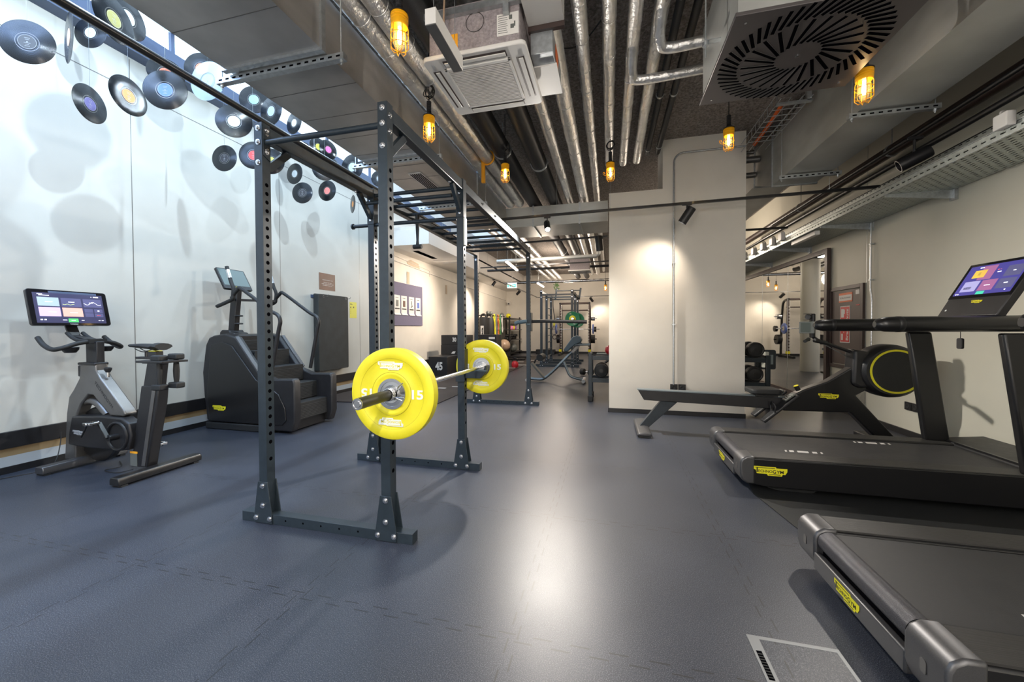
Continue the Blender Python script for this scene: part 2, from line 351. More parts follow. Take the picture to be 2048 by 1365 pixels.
def logo(parent, o, r, u, w, plate='logoyellow', ink='ink', hfac=.30, th=.003):
    """stepped emblem plate with the maker's lettering"""
    h = w * hfac; T = frame_m(o, r, u); b = MB()
    b.prism([((x - .5) * w, (.5 - y) * h) for x, y in LOGO], 'z', 0, th, T)
    pl = b.build('emblem', plate, parent)
    n = Vector(r).normalized().cross(Vector(u)).normalized(); oo = Vector(o) + n * (th + .0005)
    inv = PINV.get(parent.name, Matrix.Identity(4))
    t = MB()
    def tx(s, cx, cy, hh, ww):
        src = text_mesh(s, .0, .02, 1.0); xs = [v.co.x for v in src.vertices]; ys = [v.co.y for v in src.vertices]
        sx = ww / (max(xs) - min(xs)); sy = hh / (max(ys) - min(ys)); mx = (max(xs) + min(xs)) / 2; my = (max(ys) + min(ys)) / 2
        t.add([((v.co.x - mx) * sx + cx, (v.co.y - my) * sy + cy, 0) for v in src.vertices], [list(p.vertices) for p in src.polygons], frame_m(oo, r, u))
    tx('ECHNO', -.155 * w, -.02 * h, h * .30, w * .42); tx('G', .115 * w, -.02 * h, h * .42, w * .095); tx('YM', .285 * w, -.03 * h, h * .34, w * .21)
    TT = frame_m(oo, r, u)
    t.box(-.46 * w, .13 * w, .33 * h, .39 * h, 0, .0006, TT); t.box(-.42 * w, -.385 * w, -.17 * h, .36 * h, 0, .0006, TT); t.box(-.05 * w, .30 * w, -.38 * h, -.32 * h, 0, .0006, TT)
    lt = t.build('lettering', ink, None, smooth=False)
    lt.parent = pl; lt.matrix_parent_inverse = Matrix.Identity(4)
    return pl
def bez(p, n=8):
    """rounded polyline: Catmull-Rom through the points"""
    p = [Vector(q) for q in p]; out = []
    for i in range(len(p) - 1):
        a, b, c, d = p[max(i - 1, 0)], p[i], p[i + 1], p[min(i + 2, len(p) - 1)]
        for k in range(n):
            t = k / n; out.append(.5 * ((2 * b) + (c - a) * t + (2 * a - 5 * b + 4 * c - d) * t * t + (3 * b - a - 3 * c + d) * t ** 3))
    out.append(p[-1]); return out
def rrect(x0, x1, y0, y1, r, n=5):
    o = []
    for cx, cy, a in ((x1 - r, y1 - r, 0), (x0 + r, y1 - r, 90), (x0 + r, y0 + r, 180), (x1 - r, y0 + r, 270)):
        for k in range(n + 1): t = radians(a + 90 * k / n); o.append((cx + r * cos(t), cy + r * sin(t)))
    return o

# ================================================================== ROOM
struct('floor', MB().box(XL - .3, XR + .3, YF - .2, YB + .2, -.1, 0), 'floor')
struct('ceiling', MB().box(XS, XR + .3, YF - .2, YB + .2, ZC, ZC + .15).box(XL - .3, XS, 11.2, YB + .2, ZC, ZC + .15).box(XS, XS + .1, YF, 11.2, ZC, ZS), 'concrete')
b = MB().box(XL - .2, XL, YF, 7.55, 0, 4.12); b.m = 1; b.box(XL - .2, XL, 7.55, YB, 0, ZS); struct('wall_left', b, ['pale', 'cream'])
struct('wall_right', MB().box(XR, XR + .2, YF, YB, 0, ZC), 'greige')
struct('wall_rear', MB().box(XL - .2, XR + .2, YB, YB + .2, 0, ZS), 'cream')
struct('wall_front', MB().box(XL - .2, XR + .2, YF - .2, YF, 0, ZS), 'cream')
b = MB().box(-.0, 1.752, 5.69, 6.25, 0, 3.142); b.box(.72, 1.752, 5.69, 6.25, 3.142, ZC); struct('wall_pillar', b, 'cream')
struct('wall_column', MB().cyl((.84, 12.2, 0), (.84, 12.2, ZC), .22, n=40), 'pale')
# seams between the wall boards
b = MB()
for y in (3.0, 4.9, 6.85): b.box(XL, XL + .0015, y, y + .006, .36, 4.1)
b.box(XL, XL + .0015, YF, 7.6, 3.78, 3.788); struct('trim_1', b, 'gunmetal')
b = MB()
for y in (5.93,): b.box(XR - .0015, XR, y, y + .006, .06, ZC)
struct('trim_2', b, 'zinc')
struct('trim_3', MB().box(XL, XL + .03, YF, YB, .215, .355), 'black', .003)
struct('trim_4', MB().box(XL, XL + .012, YF, 7.6, .145, .215), 'wood'); struct('trim_5', MB().box(XL, XL + .014, YF, 7.6, .06, .145), 'palestrip')
struct('baseboard_left', MB().box(XL, XL + .02, YF, YB, 0, .06), 'black', .002)
struct('baseboard_right', MB().box(XR - .018, XR, YF, YB, 0, .068), 'black', .002)
struct('baseboard_rear', MB().box(XL, XR, YB - .02, YB, 0, .10), 'black', .002)
struct('baseboard_pillar', MB().box(-.012, 1.764, 5.678, 6.262, 0, .062), 'black', .002)
# head of the light well: steel band, glazing bars and daylight panes
struct('trim_6', MB().box(XL - .02, XL + .16, YF, 11.2, 4.12, 4.36), 'darksteel')
w2 = MB()
for k in range(9): w2.box(XL - .09, XL - .05, -3.0 + k * 1.29, -2.96 + k * 1.29, 4.36, ZS)
w2 = struct('window_2', w2, 'darksteel'); struct('window_pane', MB().box(XL - .10, XL - .09, YF, 7.6, 4.36, ZS), 'skyglass', parent=w2)
wf = MB()
for k in range(12): y = -3.0 + k * 1.29; wf.box(XL, XS, y, y + .05, ZS - .06, ZS)
wf.box(XL, XS, YF, 11.2, ZS, ZS + .02); win = struct('window_1', wf, 'darksteel')
struct('window_pane', MB().box(XL + .02, XS - .02, YF, 11.1, ZS - .012, ZS - .004), 'skyglass', parent=win)
struct('trim_7', MB().box(XL, XL + .9, 7.6, YB, 3.06, 3.45).box(XL, XL + .9, 11.2, YB, 3.4, ZC), 'white')

# door of the service cupboard
dw = struct('door_1', MB().box(XR - .012, XR + .01, 6.02, 6.68, .69, 1.73), 'doorbrown', .002)
b = MB().box(XR - .03, XR, 5.95, 6.01, .63, 1.79).box(XR - .03, XR, 6.69, 6.75, .63, 1.79).box(XR - .03, XR, 6.01, 6.69, 1.74, 1.79).box(XR - .03, XR, 6.01, 6.69, .63, .68)
struct('door_frame', b, 'brown', .002, parent=dw)
struct('door_latch', MB().box(XR - .024, XR - .012, 6.03, 6.10, 1.505, 1.515), 'red', parent=dw)
x = XR - .0125
t = thing('warning_sign', 'orange-bordered white sign at the top of the brown cupboard door', 'sign', (x, 6.36, 1.57))
MB().box(x - .003, x, 6.20, 6.51, 1.565, 1.695).build('border', 'orangered', t)
MB().box(x - .0045, x - .003, 6.205, 6.505, 1.585, 1.665).build('face', 'paper', t)
put_text('SCHALTSCHRANK', (x - .0046, 6.355, 1.625), (0, -1, 0), (0, 0, 1), .022, 'ink', t, w=.25)
t = thing('fire_sign', 'tall red sign with white pictogram and turned lettering on the cupboard door', 'sign', (x, 6.36, 1.0))
MB().box(x - .003, x, 6.245, 6.475, .995, 1.51).build('border', 'paper', t)
MB().box(x - .0045, x - .003, 6.257, 6.463, 1.007, 1.498).build('face', 'red', t)
b = MB()
b.box(x - .006, x - .0045, 6.38, 6.445, 1.35, 1.47).box(x - .006, x - .0045, 6.40, 6.44, 1.03, 1.12).box(x - .006, x - .0045, 6.375, 6.385, 1.13, 1.15).box(x - .006, x - .0045, 6.36, 6.38, 1.40, 1.46).build('pictogram', 'paper', t)
put_text('Brandschutz', (x - .0046, 6.305, 1.25), (0, 0, 1), (0, 1, 0), .055, 'paper', t, w=.44, bold=.02)
tag(MB().box(x - .003, x, 6.045, 6.125, 1.655, 1.715).build('sticker', 'paper'), 'small white sticker in the top corner of the cupboard door', 'sticker')

# wall mirror, its far end set a little out from the wall
dm = Vector((-.075, 5.0, 0)).normalized(); A = Vector((XR - .035, 6.80, 0))
def mp_(s, o): p = A + dm * s; n = Vector((-dm.y, dm.x, 0)); p = p + n * o; return p
t = thing('wall_mirror', 'floor to head height mirror in a dark brown frame on the wall', 'mirror', tuple(A))
b = MB(); p0 = mp_(0, .0); p1 = mp_(5.2, .0)
b.add([(p0.x, p0.y, .09), (p1.x, p1.y, .09), (p1.x, p1.y, 2.33), (p0.x, p0.y, 2.33)], [(0, 1, 2, 3)])
b.build('mirror_glass', 'mirror', t)
b = MB()
for s0, s1, z0, z1 in ((-.07, 0, .0, 2.40), (5.2, 5.27, .0, 2.40), (0, 5.2, 2.33, 2.40), (0, 5.2, .0, .09)):
    q = [mp_(s0, -.02), mp_(s1, -.02), mp_(s1, .03), mp_(s0, .03)]
    b.add([(p.x, p.y, z0) for p in q] + [(p.x, p.y, z1) for p in q], [(0, 1, 2, 3), (4, 5, 6, 7), (0, 1, 5, 4), (1, 2, 6, 5), (2, 3, 7, 6), (3, 0, 4, 7)])
b.build('mirror_frame', 'brown', t)
b = MB()
for s in (1.24, 2.39, 3.56, 4.5):
    q = [mp_(s, .0005), mp_(s + .006, .0005), mp_(s + .006, .002), mp_(s, .002)]
    b.add([(p.x, p.y, .09) for p in q] + [(p.x, p.y, 2.33) for p in q], [(0, 1, 2, 3), (4, 5, 6, 7), (0, 1, 5, 4), (1, 2, 6, 5), (2, 3, 7, 6), (3, 0, 4, 7)])
b.build('pane_joint', 'zinc', t)

# sockets and conduits
def socket(p, r, label, n=2):
    r = Vector(r); nrm = r.cross(Vector((0, 0, 1))); t = thing('wall_socket', label, 'socket', p)
    for k in range(n):
        o = Vector(p) + r * (k * .105); T = frame_m(o, r, (0, 0, 1))
        MB().box(-.048, .048, -.045, .045, 0, .014, T).build('socket_plate', 'black', t, .003)
        MB().lathe([(.028, .0145), (.022, .017), (.019, .0155)], o, nrm, 24).build('socket_well', 'rubberblack', t)
socket((.872, 5.6895, .388), (1, 0, 0), 'black double socket low on the cream pillar')
socket((XR - .001, 5.18, .335), (0, -1, 0), 'black double socket low on the wall behind the treadmills')
t = thing('conduit', 'thin grey conduit running up the cream pillar and bending along its top', 'conduit', (.866, 5.67, .43))
MB().tube([(.866, 5.668, .43), (.862, 5.668, 3.48)] + [(.862 + .12 - .12 * cos(a), 5.668, 3.48 + .12 * sin(a)) for a in (.3, .6, .9, 1.2, 1.57)] + [(1.735, 5.668, 3.60)], .011).build('pipe', 'zinc', t)
b = MB()
for z in (1.25, 2.1, 2.9): b.box(.845, .885, 5.66, 5.69, z, z + .018)
b.build('clip', 'zinc', t)
t = thing('conduit', 'thin steel conduit running down from the cable tray beside the cupboard door', 'conduit', (XR - .03, 5.80, 1.4))
MB().tube([(XR - .03, 5.80, 2.53), (XR - .03, 5.80, 1.70), (XR - .03, 5.77, 1.55), (XR - .03, 5.77, .95)], .010).build('pipe', 'chrome', t)
b = MB()
for z in (2.25, 1.80): b.box(XR - .045, XR, 5.785, 5.815, z, z + .016)
b.build('clip', 'zinc', t)

# ================================================================== DUCTS
t = thing('ventilation_duct', 'wide sheet metal duct over the pull-up rig beside the records', 'duct', (-2.2, 2, 3.0))
b = MB().box(-2.55, -1.775, YF, 6.60, 3.0, 3.37); b.build('duct_body', 'duct', t)
for y in (-.9, .65, 2.08, 3.55, 5.05): MB().box(-2.57, -1.757, y, y + .035, 2.982, 3.388).build('flange', 'zinc', t)
b = MB()
for k in range(28): b.box(-2.55, -1.775, -3 + k * .34, -2.996 + k * .34, 2.9985, 3.0)
b.build('panel_seam', 'gunmetal', t)
b = MB().box(-2.24, -2.085, 4.0, 4.53, 2.992, 3.0); b.m = 1
for k in range(6): b.box(-2.225 + k * .024, -2.212 + k * .024, 4.02, 4.51, 2.990, 2.9915)
b.build('grille', ['whitegloss', 'hole'], t)
def hanger(x0, x1, y, z, zt, label, fl='strut_hanger'):
    t = thing(fl, label, 'hanger', ((x0 + x1) / 2, y, z))
    b = MB().box(x0, x1, y - .02, y + .02, z - .042, z - .002); b.m = 1
    n = int((x1 - x0) / .06)
    for k in range(n): b.box(x0 + .025 + k * .06, x0 + .055 + k * .06, y - .0205, y - .0198, z - .028, z - .016)
    b.build('channel', ['zinc', 'hole'], t)
    b = MB()
    for xx in (x0 + .03, x1 - .03): b.cyl((xx, y, z - .07), (xx, y, zt), .005, n=8); b.cyl((xx, y, z - .058), (xx, y, z - .042), .011, n=6)
    b.build('threaded_rod', 'zinc', t); return t
for y, s in ((2.15, 'nearest'), (3.62, 'second'), (5.12, 'third')): hanger(-2.68, -1.64, y, 2.985, ZC, f'slotted steel channel carrying the wide duct, {s} from the camera')
t = thing('ventilation_duct', 'sheet metal cross duct running to the cream pillar', 'duct', (-.9, 7, 3.0))
MB().box(-1.80, -.02, 6.61, 7.40, 3.0, 3.34).build('duct_body', 'ductr', t)
for x in (-1.3, -.5): MB().box(x, x + .03, 6.60, 7.41, 2.985, 3.355).build('flange', 'zinc', t)
t = thing('ventilation_duct', 'narrower sheet metal duct hanging over the treadmills', 'duct', (2.2, 3, 3.0))
b = MB().box(2.0, 2.47, YF, 5.55, 3.0, 3.62)
b.add([(2.0, 5.55, 3.0), (2.47, 5.55, 3.0), (2.47, 5.55, 3.62), (2.0, 5.55, 3.62), (2.0, 6.15, 3.22), (2.47, 6.15, 3.22), (2.47, 6.15, 3.74), (2.0, 6.15, 3.74)], [(0, 1, 2, 3), (4, 5, 6, 7), (0, 1, 5, 4), (1, 2, 6, 5), (2, 3, 7, 6), (3, 0, 4, 7)])
b.box(2.0, 2.47, 6.15, 8.6, 3.22, 3.74); b.build('duct_body', 'ductr', t)
for y, z0, z1 in ((1.0, 3, 3.62), (2.45, 3, 3.62), (5.52, 3, 3.62), (6.13, 3.2, 3.76)): MB().box(1.985, 2.485, y, y + .025, z0 - .015, z1 + .012).build('flange', 'zinc', t)
for y, s in ((3.82, 'nearer one'), (5.16, 'farther one')): hanger(1.93, 2.55, y, 2.99, ZC, f'steel channel under the duct above the treadmills, {s}')

# swirl diffuser box
X0, X1, Y0, Y1, Z0 = .665, 1.60, 2.34, 3.20, 2.90
t = thing('swirl_diffuser', 'square black ceiling diffuser with two rings of slanted slots in a metal box', 'air diffuser', ((X0 + X1) / 2, (Y0 + Y1) / 2, Z0))
MB().box(X0 + .02, X1 - .02, Y0 + .03, Y1 - .02, Z0 + .02, 3.45).build('plenum_box', 'ductr', t)
b = MB().box(X0, X1, Y0, Y1, Z0, Z0 + .022); b.build('face_plate', 'smoke', t, .003)
cx, cy = (X0 + X1) / 2, (Y0 + Y1) / 2; b = MB(); e = MB()
for n, r0, r1, sw in ((54, .325, .435, .70), (24, .12, .295, .62)):
    for k in range(n):
        a = 2 * pi * k / n; p0 = Vector((cx + r0 * cos(a), cy + r0 * sin(a), 0)); dr = Vector((cos(a + sw), sin(a + sw), 0)); L_ = (r1 - r0) / cos(sw) * .93
        p1 = p0 + dr * L_; q = Vector((-dr.y, dr.x, 0)) * (.0095 if n == 54 else .0095)
        c4 = [p0 - q, p1 - q, p1 + q, p0 + q]
        b.add([(p.x, p.y, Z0 - .0012) for p in c4] + [(p.x, p.y, Z0 + .001) for p in c4], [(0, 1, 2, 3), (4, 5, 6, 7), (0, 1, 5, 4), (1, 2, 6, 5), (2, 3, 7, 6), (3, 0, 4, 7)])
        e.bar((p0 + q * 1.1 + Vector((0, 0, Z0 - .002))), (p1 + q * 1.1 + Vector((0, 0, Z0 - .002))), .0016, .0022)
b.build('air_slots', 'hole', t); e.build('slot_edge', 'gunmetal', t)
b = MB().cyl((cx, cy, Z0 - .006), (cx, cy, Z0), .012, n=12)
for sx in (-1, 1):
    for sy in (-1, 1): b.cyl((cx + sx * .40, cy + sy * .37, Z0 - .004), (cx + sx * .40, cy + sy * .37, Z0), .007, n=10)
b.build('screw', 'chrome', t)
hanger_b = MB().cyl((.60, 2.72, 2.95), (.60, 2.72, ZC), .005, n=8).cyl((.60, 2.72, 3.02), (.60, 2.72, 3.045), .02, n=12).box(.59, .69, 2.70, 2.74, 3.045, 3.05); hanger_b.build('threaded_rod', 'zinc', t)

# ================================================================== PIPES UNDER THE CEILING
def wob(x, z, r, y0, y1, name, label, material, cat='pipe', seed=0, grp=None, clamps=(), clampm='zinc'):
    rnd = random.Random(seed); pts = []; rs = []; y = y0
    while y < y1 - .05: pts.append((x + rnd.uniform(-.002, .002), y, z + rnd.uniform(-.002, .002))); rs.append(r * rnd.uniform(.965, 1.035) if material == 'foil' else r); y += .16 if material == 'foil' else .8
    pts.append((x, y1, z)); rs.append(r)
    t = thing(name, label, cat, (x, (y0 + y1) / 2, z), grp)
    b = MB().tube(pts, rs, 20)
    if material == 'foil':
        y = y0 + .3
        while y < y1: b.torus((x, y, z), (0, 1, 0), r * 1.02, .0022, 24, 4); y += rnd.uniform(.28, .42)
    b.build('pipe_run', material, t)
    if clamps:
        b = MB()
        for y in clamps: b.lathe([(r * 1.12, -.012), (r * 1.12, .012), (r * .98, .012), (r * .98, -.012)], (x, y, z), (0, 1, 0), 24, close=True); b.box(x - r * 1.2, x + r * 1.2, y - .010, y + .010, z - .006, z + .006); b.cyl((x, y, z + r), (x, y, ZC), .005, n=8)
        b.build('clamp', clampm, t)
    return t
S = 'foil-wrapped pipe under the ceiling, '
wob(-1.692, 3.42, .078, YF, 6.6, 'insulated_pipe', S + 'right beside the wide duct', 'foil', seed=1)
wob(-1.522, 3.42, .078, YF, 6.6, 'insulated_pipe', S + 'second out from the wide duct', 'foil', seed=2)
wob(-1.305, 3.47, .108, YF, 17, 'drain_pipe', 'thick black pipe beside the foil pipes passing above the air conditioner', 'blackpipe', seed=3, clamps=(4.7, 8.7, 11.2))
wob(-.925, 3.47, .105, YF, 17, 'drain_pipe', 'thick black pipe with a steel clamp coming out behind the air conditioner', 'blackpipe', seed=4, clamps=(5.2, 8.5, 11.4))
wob(-.665, 3.45, .062, YF, 16, 'insulated_pipe', S + 'next to the black pipe with the clamp', 'foil', seed=5)
wob(-.425, 3.46, .074, 2.48, 16, 'insulated_pipe', S + 'the thickest past the air conditioner', 'foil', seed=6)
wob(-.212, 3.55, .054, YF, 16, 'insulated_pipe', S + 'thin, after the thickest one', 'foil', seed=7)
wob(0.000, 3.56, .054, YF, 5.69, 'insulated_pipe', S + 'with a caged lamp hanging from it by the pillar edge', 'foil', seed=8)
wob(.190, 3.56, .052, YF, 5.69, 'insulated_pipe', S + 'one with the nearer elbow branch', 'foil', seed=9)
wob(.375, 3.57, .054, YF, 5.69, 'insulated_pipe', S + 'one with the upper elbow branch', 'foil', seed=10)
wob(.515, 3.65, .034, YF, 5.69, 'water_pipe', 'thin black pipe next to the last foil pipe', 'blackpipe', seed=11, clamps=(3.05, 4.3, 5.55))
wob(.650, 3.65, .034, YF, 5.69, 'water_pipe', 'thin black pipe nearest the swirl diffuser', 'blackpipe', seed=12, clamps=(3.0, 4.3, 5.5))
for (px, z, y, lb) in ((.190, 3.44, 3.62, 'foil-wrapped elbow branch entering the side of the diffuser box, lower'), (.375, 3.45, 3.28, 'foil-wrapped elbow branch entering the side of the diffuser box, upper')):
    t = thing('branch_pipe', lb, 'pipe', (px, y, z))
    q = Vector((px, y - .20, z + .09))
    MB().tube(bez([(px, y - .34, z + .12), (px, y - .20, z + .07), (px + .01, y - .07, z), (px + .08, y, z - .02), (.78, y - .02, z - .02)], 6), .040, 18).build('pipe_run', 'foil', t)
# cross pipes in the rear
t = thing('cross_pipe', 'long steel pipe crossing the rear room below the ceiling', 'pipe', (-1.6, 9.8, 3.0))
MB().tube([(-2.9, 9.85, 3.0), (-.3, 9.72, 3.0), (-.25, 9.72, 3.05), (-.25, 9.72, 3.5)], .052).build('pipe_run', 'ductr', t)
t = thing('cross_pipe', 'thin steel pipe crossing the ceiling in front of the rear wall', 'pipe', (-1.6, 14.6, 3.0))
MB().tube([(-4.0, 14.6, 3.0), (1.5, 14.6, 3.0)], .05).cyl((-3, 14.6, 3), (-3, 14.6, ZC), .006, n=6).cyl((0, 14.6, 3), (0, 14.6, ZC), .006, n=6).cyl((-3, 15.0, 3), (-3, 15.0, ZC), .006, n=6).tube([(-4.0, 15.0, 3.05), (1.5, 15.0, 3.05)], .04).build('pipe_run', 'chrome', t)
t = thing('cross_pipe', 'dark pipe crossing beside the rear air conditioner', 'pipe', (-1.6, 11.2, 2.95))
MB().tube([(-3.6, 11.2, 2.98), (1.5, 11.2, 2.98)], .035).cyl((-3, 11.2, 3), (-3, 11.2, ZC), .006, n=6).cyl((.4, 11.2, 3), (.4, 11.2, ZC), .006, n=6).build('pipe_run', 'blackpipe', t)
for k, x in enumerate((-2.56, -2.28, -2.06)): wob(x, 3.4, .07, 7.45, 17, 'insulated_pipe', f'foil-wrapped pipe in the rear room above the rig, ' + ('nearest the window strip', 'middle one of three', 'farthest from the window strip')[k], 'foil', seed=20 + k)
t = thing('sprinkler_pipe', 'thin black pipe bent beside the lamp cord under the concrete', 'pipe', (.2, 4, 3.75))
MB().tube(bez([(-.62, 3.25, 3.74), (-.45, 3.45, 3.72), (-.25, 3.5, 3.74), (-.05, 3.3, 3.78)]), .006, 8).build('pipe_run', 'cable', t)
# brown and black pipes above the tray
wob(2.93, 3.10, .060, YF, 9.5, 'drain_pipe', 'dark pipe running along the wall above the perforated cable tray', 'brownpipe', seed=31, clamps=(2.2, 5.0, 7.0))
wob(2.72, 2.98, .020, YF, 7.5, 'track_rail', 'black lighting rail beside the cable tray', 'satin', cat='rail', seed=32)
wob(2.80, 2.86, .026, YF, 9.0, 'cable_conduit', 'black cable conduit just above the near edge of the cable tray', 'satin', cat='conduit', seed=33)
wob(2.98, 2.80, .022, YF, 10.0, 'cable_conduit', 'black cable bundle lying over the cable tray', 'cable', cat='conduit', seed=34)

# ================================================================== CABLE TRAY
t = thing('cable_tray', 'long galvanised perforated cable tray bracketed to the wall', 'cable tray', (2.95, 4, 2.53))
b = MB().box(2.66, 3.21, YF, 12.0, 2.530, 2.533).box(2.658, 2.661, YF, 12.0, 2.530, 2.60).box(3.205, 3.209, YF, 12, 2.53, 2.60); b.build('tray_sheet', 'tray', t)
MB().box(2.654, 2.664, YF, 12.0, 2.597, 2.604).box(2.654, 2.664, YF, 12.0, 2.526, 2.531).build('tray_lip', 'zinc', t)
MB().box(2.90, 3.20, YF, 12.0, 2.70, 2.703).box(2.898, 2.901, YF, 12, 2.70, 2.77).build('upper_tray', 'tray', t)
for y, s in ((1.9, 'nearest'), (3.25, 'second'), (4.63, 'third'), (5.83, 'fourth'), (7.35, 'fifth'), (8.90, 'sixth'), (10.5, 'seventh')):
    q = thing('tray_bracket', f'tapered steel bracket under the cable tray, {s} from the camera', 'bracket', (XR, y, 2.5))
    b = MB().prism([(2.66, 2.528), (3.20, 2.528), (3.20, 2.45), (3.16, 2.45), (2.66, 2.505)], 'y', y - .004, y + .004).box(2.66, 3.20, y - .02, y + .02, 2.524, 2.529); b.build('arm', 'zinc', q)
    MB().box(3.195, 3.2245, y - .03, y + .03, 2.43, 2.60).build('wall_plate', 'zinc', q)
t = thing('added_cable_bundle', 'added black cables lying side by side in the perforated tray, darkening its slots', 'cable', (2.9, 4, 2.55))  # cables added so the tray slots look dark from below
b = MB(); rq = random.Random(3)
for k in range(14):
    x = 2.685 + k * .037; b.tube([(x + rq.uniform(-.008, .008), y, 2.552 + rq.uniform(0, .012)) for y in (YF, -1, .5, 2, 3.5, 5, 6.5, 8, 10, 11.8)], rq.uniform(.013, .018), 8)
b.build('cable_run', 'cable', t)
def jbox(y, lab, s=.10, txt=None):
    q = thing('junction_box', lab, 'junction box', (2.65, y, 2.60))
    MB().box(2.60, 2.655, y - s / 2, y + s / 2, 2.575, 2.575 + s).build('box', 'whitegloss', q, .006)
    MB().tube(bez([(2.63, y + s * .3, 2.57 + s), (2.65, y + s * .5, 2.61 + s), (2.70, y + s * .75, 2.60 + s), (2.72, y + s * .8, 2.56)]), .008, 8).build('cable', 'white', q)
    if txt:
        put_text(txt[0], (2.5995, y + .005, 2.575 + s * .72), (0, -1, 0), (0, 0, 1), s * .13, 'ink', q, w=s * .62)
        put_text(txt[1], (2.5995, y - s * .18, 2.575 + s * .35), (0, -1, 0), (0, 0, 1), s * .16, 'ink', q, w=s * .08)
        MB().torus((2.599, y - s * .18, 2.575 + s * .35), (1, 0, 0), s * .14, .001, 20, 4).build('ring_mark', 'ink', q)
jbox(2.98, 'white junction box with pen writing and a circled one, nearest the camera', .13, ('Tab. E.1', '1')); jbox(3.17, 'white junction box with two lines of pen writing on the cable tray', .11, ('Tab. 6.4', '3')); jbox(3.40, 'plain white junction box beside the written ones', .10)
for k, y in enumerate((6.9, 7.25, 7.65, 8.1, 8.6, 9.15, 9.8)): jbox(y, f'plain white junction box in the far row on the tray, {("first", "second", "third", "fourth", "fifth", "sixth", "seventh")[k]} from the camera', .12)
t = thing('batten_light', 'short white unlit batten on the underside edge of the cable tray', 'lamp', (2.72, 6.4, 2.5)); MB().box(2.70, 2.76, 6.05, 6.75, 2.465, 2.524).build('housing', 'whitegloss', t, .006)

t = thing('orange_strap', 'coiled orange strap hung around the foil pipe by the caged lamp', 'strap', (-1.53, 4.75, 3.3))
MB().torus((-1.522, 4.75, 3.42), (0, 1, 0), .088, .012, 28, 8).box(-1.60, -1.555, 4.73, 4.77, 3.10, 3.36).build('strap_coil', 'orange', t, .008)
t = thing('wire_basket_tray', 'short wire mesh cable basket under the ceiling beside the pillar', 'cable basket', (2.0, 5.0, 3.6))
b = MB()
for k in range(8): b.tube([(1.68, 4.55 + k * .12, 3.62), (1.68, 4.55 + k * .12, 3.52), (1.96, 4.55 + k * .12, 3.52), (1.96, 4.55 + k * .12, 3.62)], .004, 6)
for x, z in ((1.68, 3.62), (1.68, 3.52), (1.77, 3.52), (1.87, 3.52), (1.96, 3.52), (1.96, 3.62)): b.tube([(x, 4.45, z), (x, 5.65, z)], .004, 6)
b.build('mesh', 'zinc', t); MB().box(1.93, 1.97, 4.5, 4.54, 3.5, ZC).box(1.66, 1.98, 4.5, 4.54, 3.49, 3.51).build('support', 'zinc', t)
t = thing('orange_conduit', 'short orange conduit coming down at the upper corner of the pillar', 'conduit', (1.85, 5.45, 3.6)); MB().tube(bez([(1.93, 5.10, 3.78), (1.87, 5.30, 3.66), (1.80, 5.55, 3.55)]), .022, 12).build('pipe', mat('orange_plastic', (.75, .13, .02), .4), t)
t = thing('service_pipes', 'dark pipes crossing between the pillar and the narrower duct', 'pipe', (2.2, 6.4, 3.4))
MB().tube([(1.76, 6.15, 3.70), (1.99, 6.15, 3.70)], .03, 12).tube([(1.76, 5.95, 3.52), (1.99, 5.95, 3.52)], .045, 12).tube([(1.76, 6.1, 3.36), (1.99, 6.1, 3.36)], .04, 12).build('pipe_run', 'gunmetal', t)

# ================================================================== LAMPS AND TRACKS
def track(name, p0, p1, label, w=.034, h=.03, drops=(), top=ZC):
    t = thing(name, label, 'lighting track', tuple((Vector(p0) + Vector(p1)) / 2)); MB().bar(p0, p1, w, h).build('rail', 'satin', t)
    if drops:
        b = MB()
        for s in drops: p = Vector(p0).lerp(Vector(p1), s); b.cyl(p, (p.x, p.y, top), .0018, n=6); b.cyl(p, (p.x, p.y, p.z + .035), .008, n=8)
        b.build('suspension_wire', 'zinc', t)
track('track_rail', (-2.15, 5.40, 2.80), (3.0, 5.24, 2.80), 'black lighting track crossing the room in front of the cream pillar', drops=(.28, .42, .9))
track('track_rail', (-2.4, 7.00, 2.80), (-.02, 6.84, 2.80), 'second black lighting track, under the cross duct', drops=(.4,), top=3.0)
track('track_rail', (1.76, 7.0, 2.80), (2.75, 7.0, 2.80), 'short black lighting track between the pillar and the cable tray')
track('track_rail', (-3.4, 9.95, 2.87), (1.5, 9.72, 2.87), 'black lighting track over the middle of the rear room', drops=(.1, .9))
track('track_rail', (-3.95, 11.4, 2.96), (-3.95, 14.4, 2.96), 'short high lighting track before the exit sign', drops=(.3, .8))
track('track_rail', (-3.2, 12.0, 2.66), (-3.25, YB - .8, 2.66), 'black lighting track running along the rear left wall', drops=(.2, .8))
track('track_rail', (-3.3, 17.7, 2.66), (2.6, 17.7, 2.66), 'black lighting track in front of the rear wall', drops=(.1, .9))
t = thing('track_rail', 'round black rail running lengthwise under the records above the rig', 'lighting track', (-2.72, 3, 2.9)); MB().tube([(-2.72, YF, 2.9), (-2.72, 7.5, 2.9)], .026, 16).build('rail', 'satin', t)
b = MB()
for y in (.3, 3.1, 6.0): b.cyl((-2.72, y, 2.92), (-2.72, y, 3.9), .002, n=6)
b.build('suspension_wire', 'zinc', t)
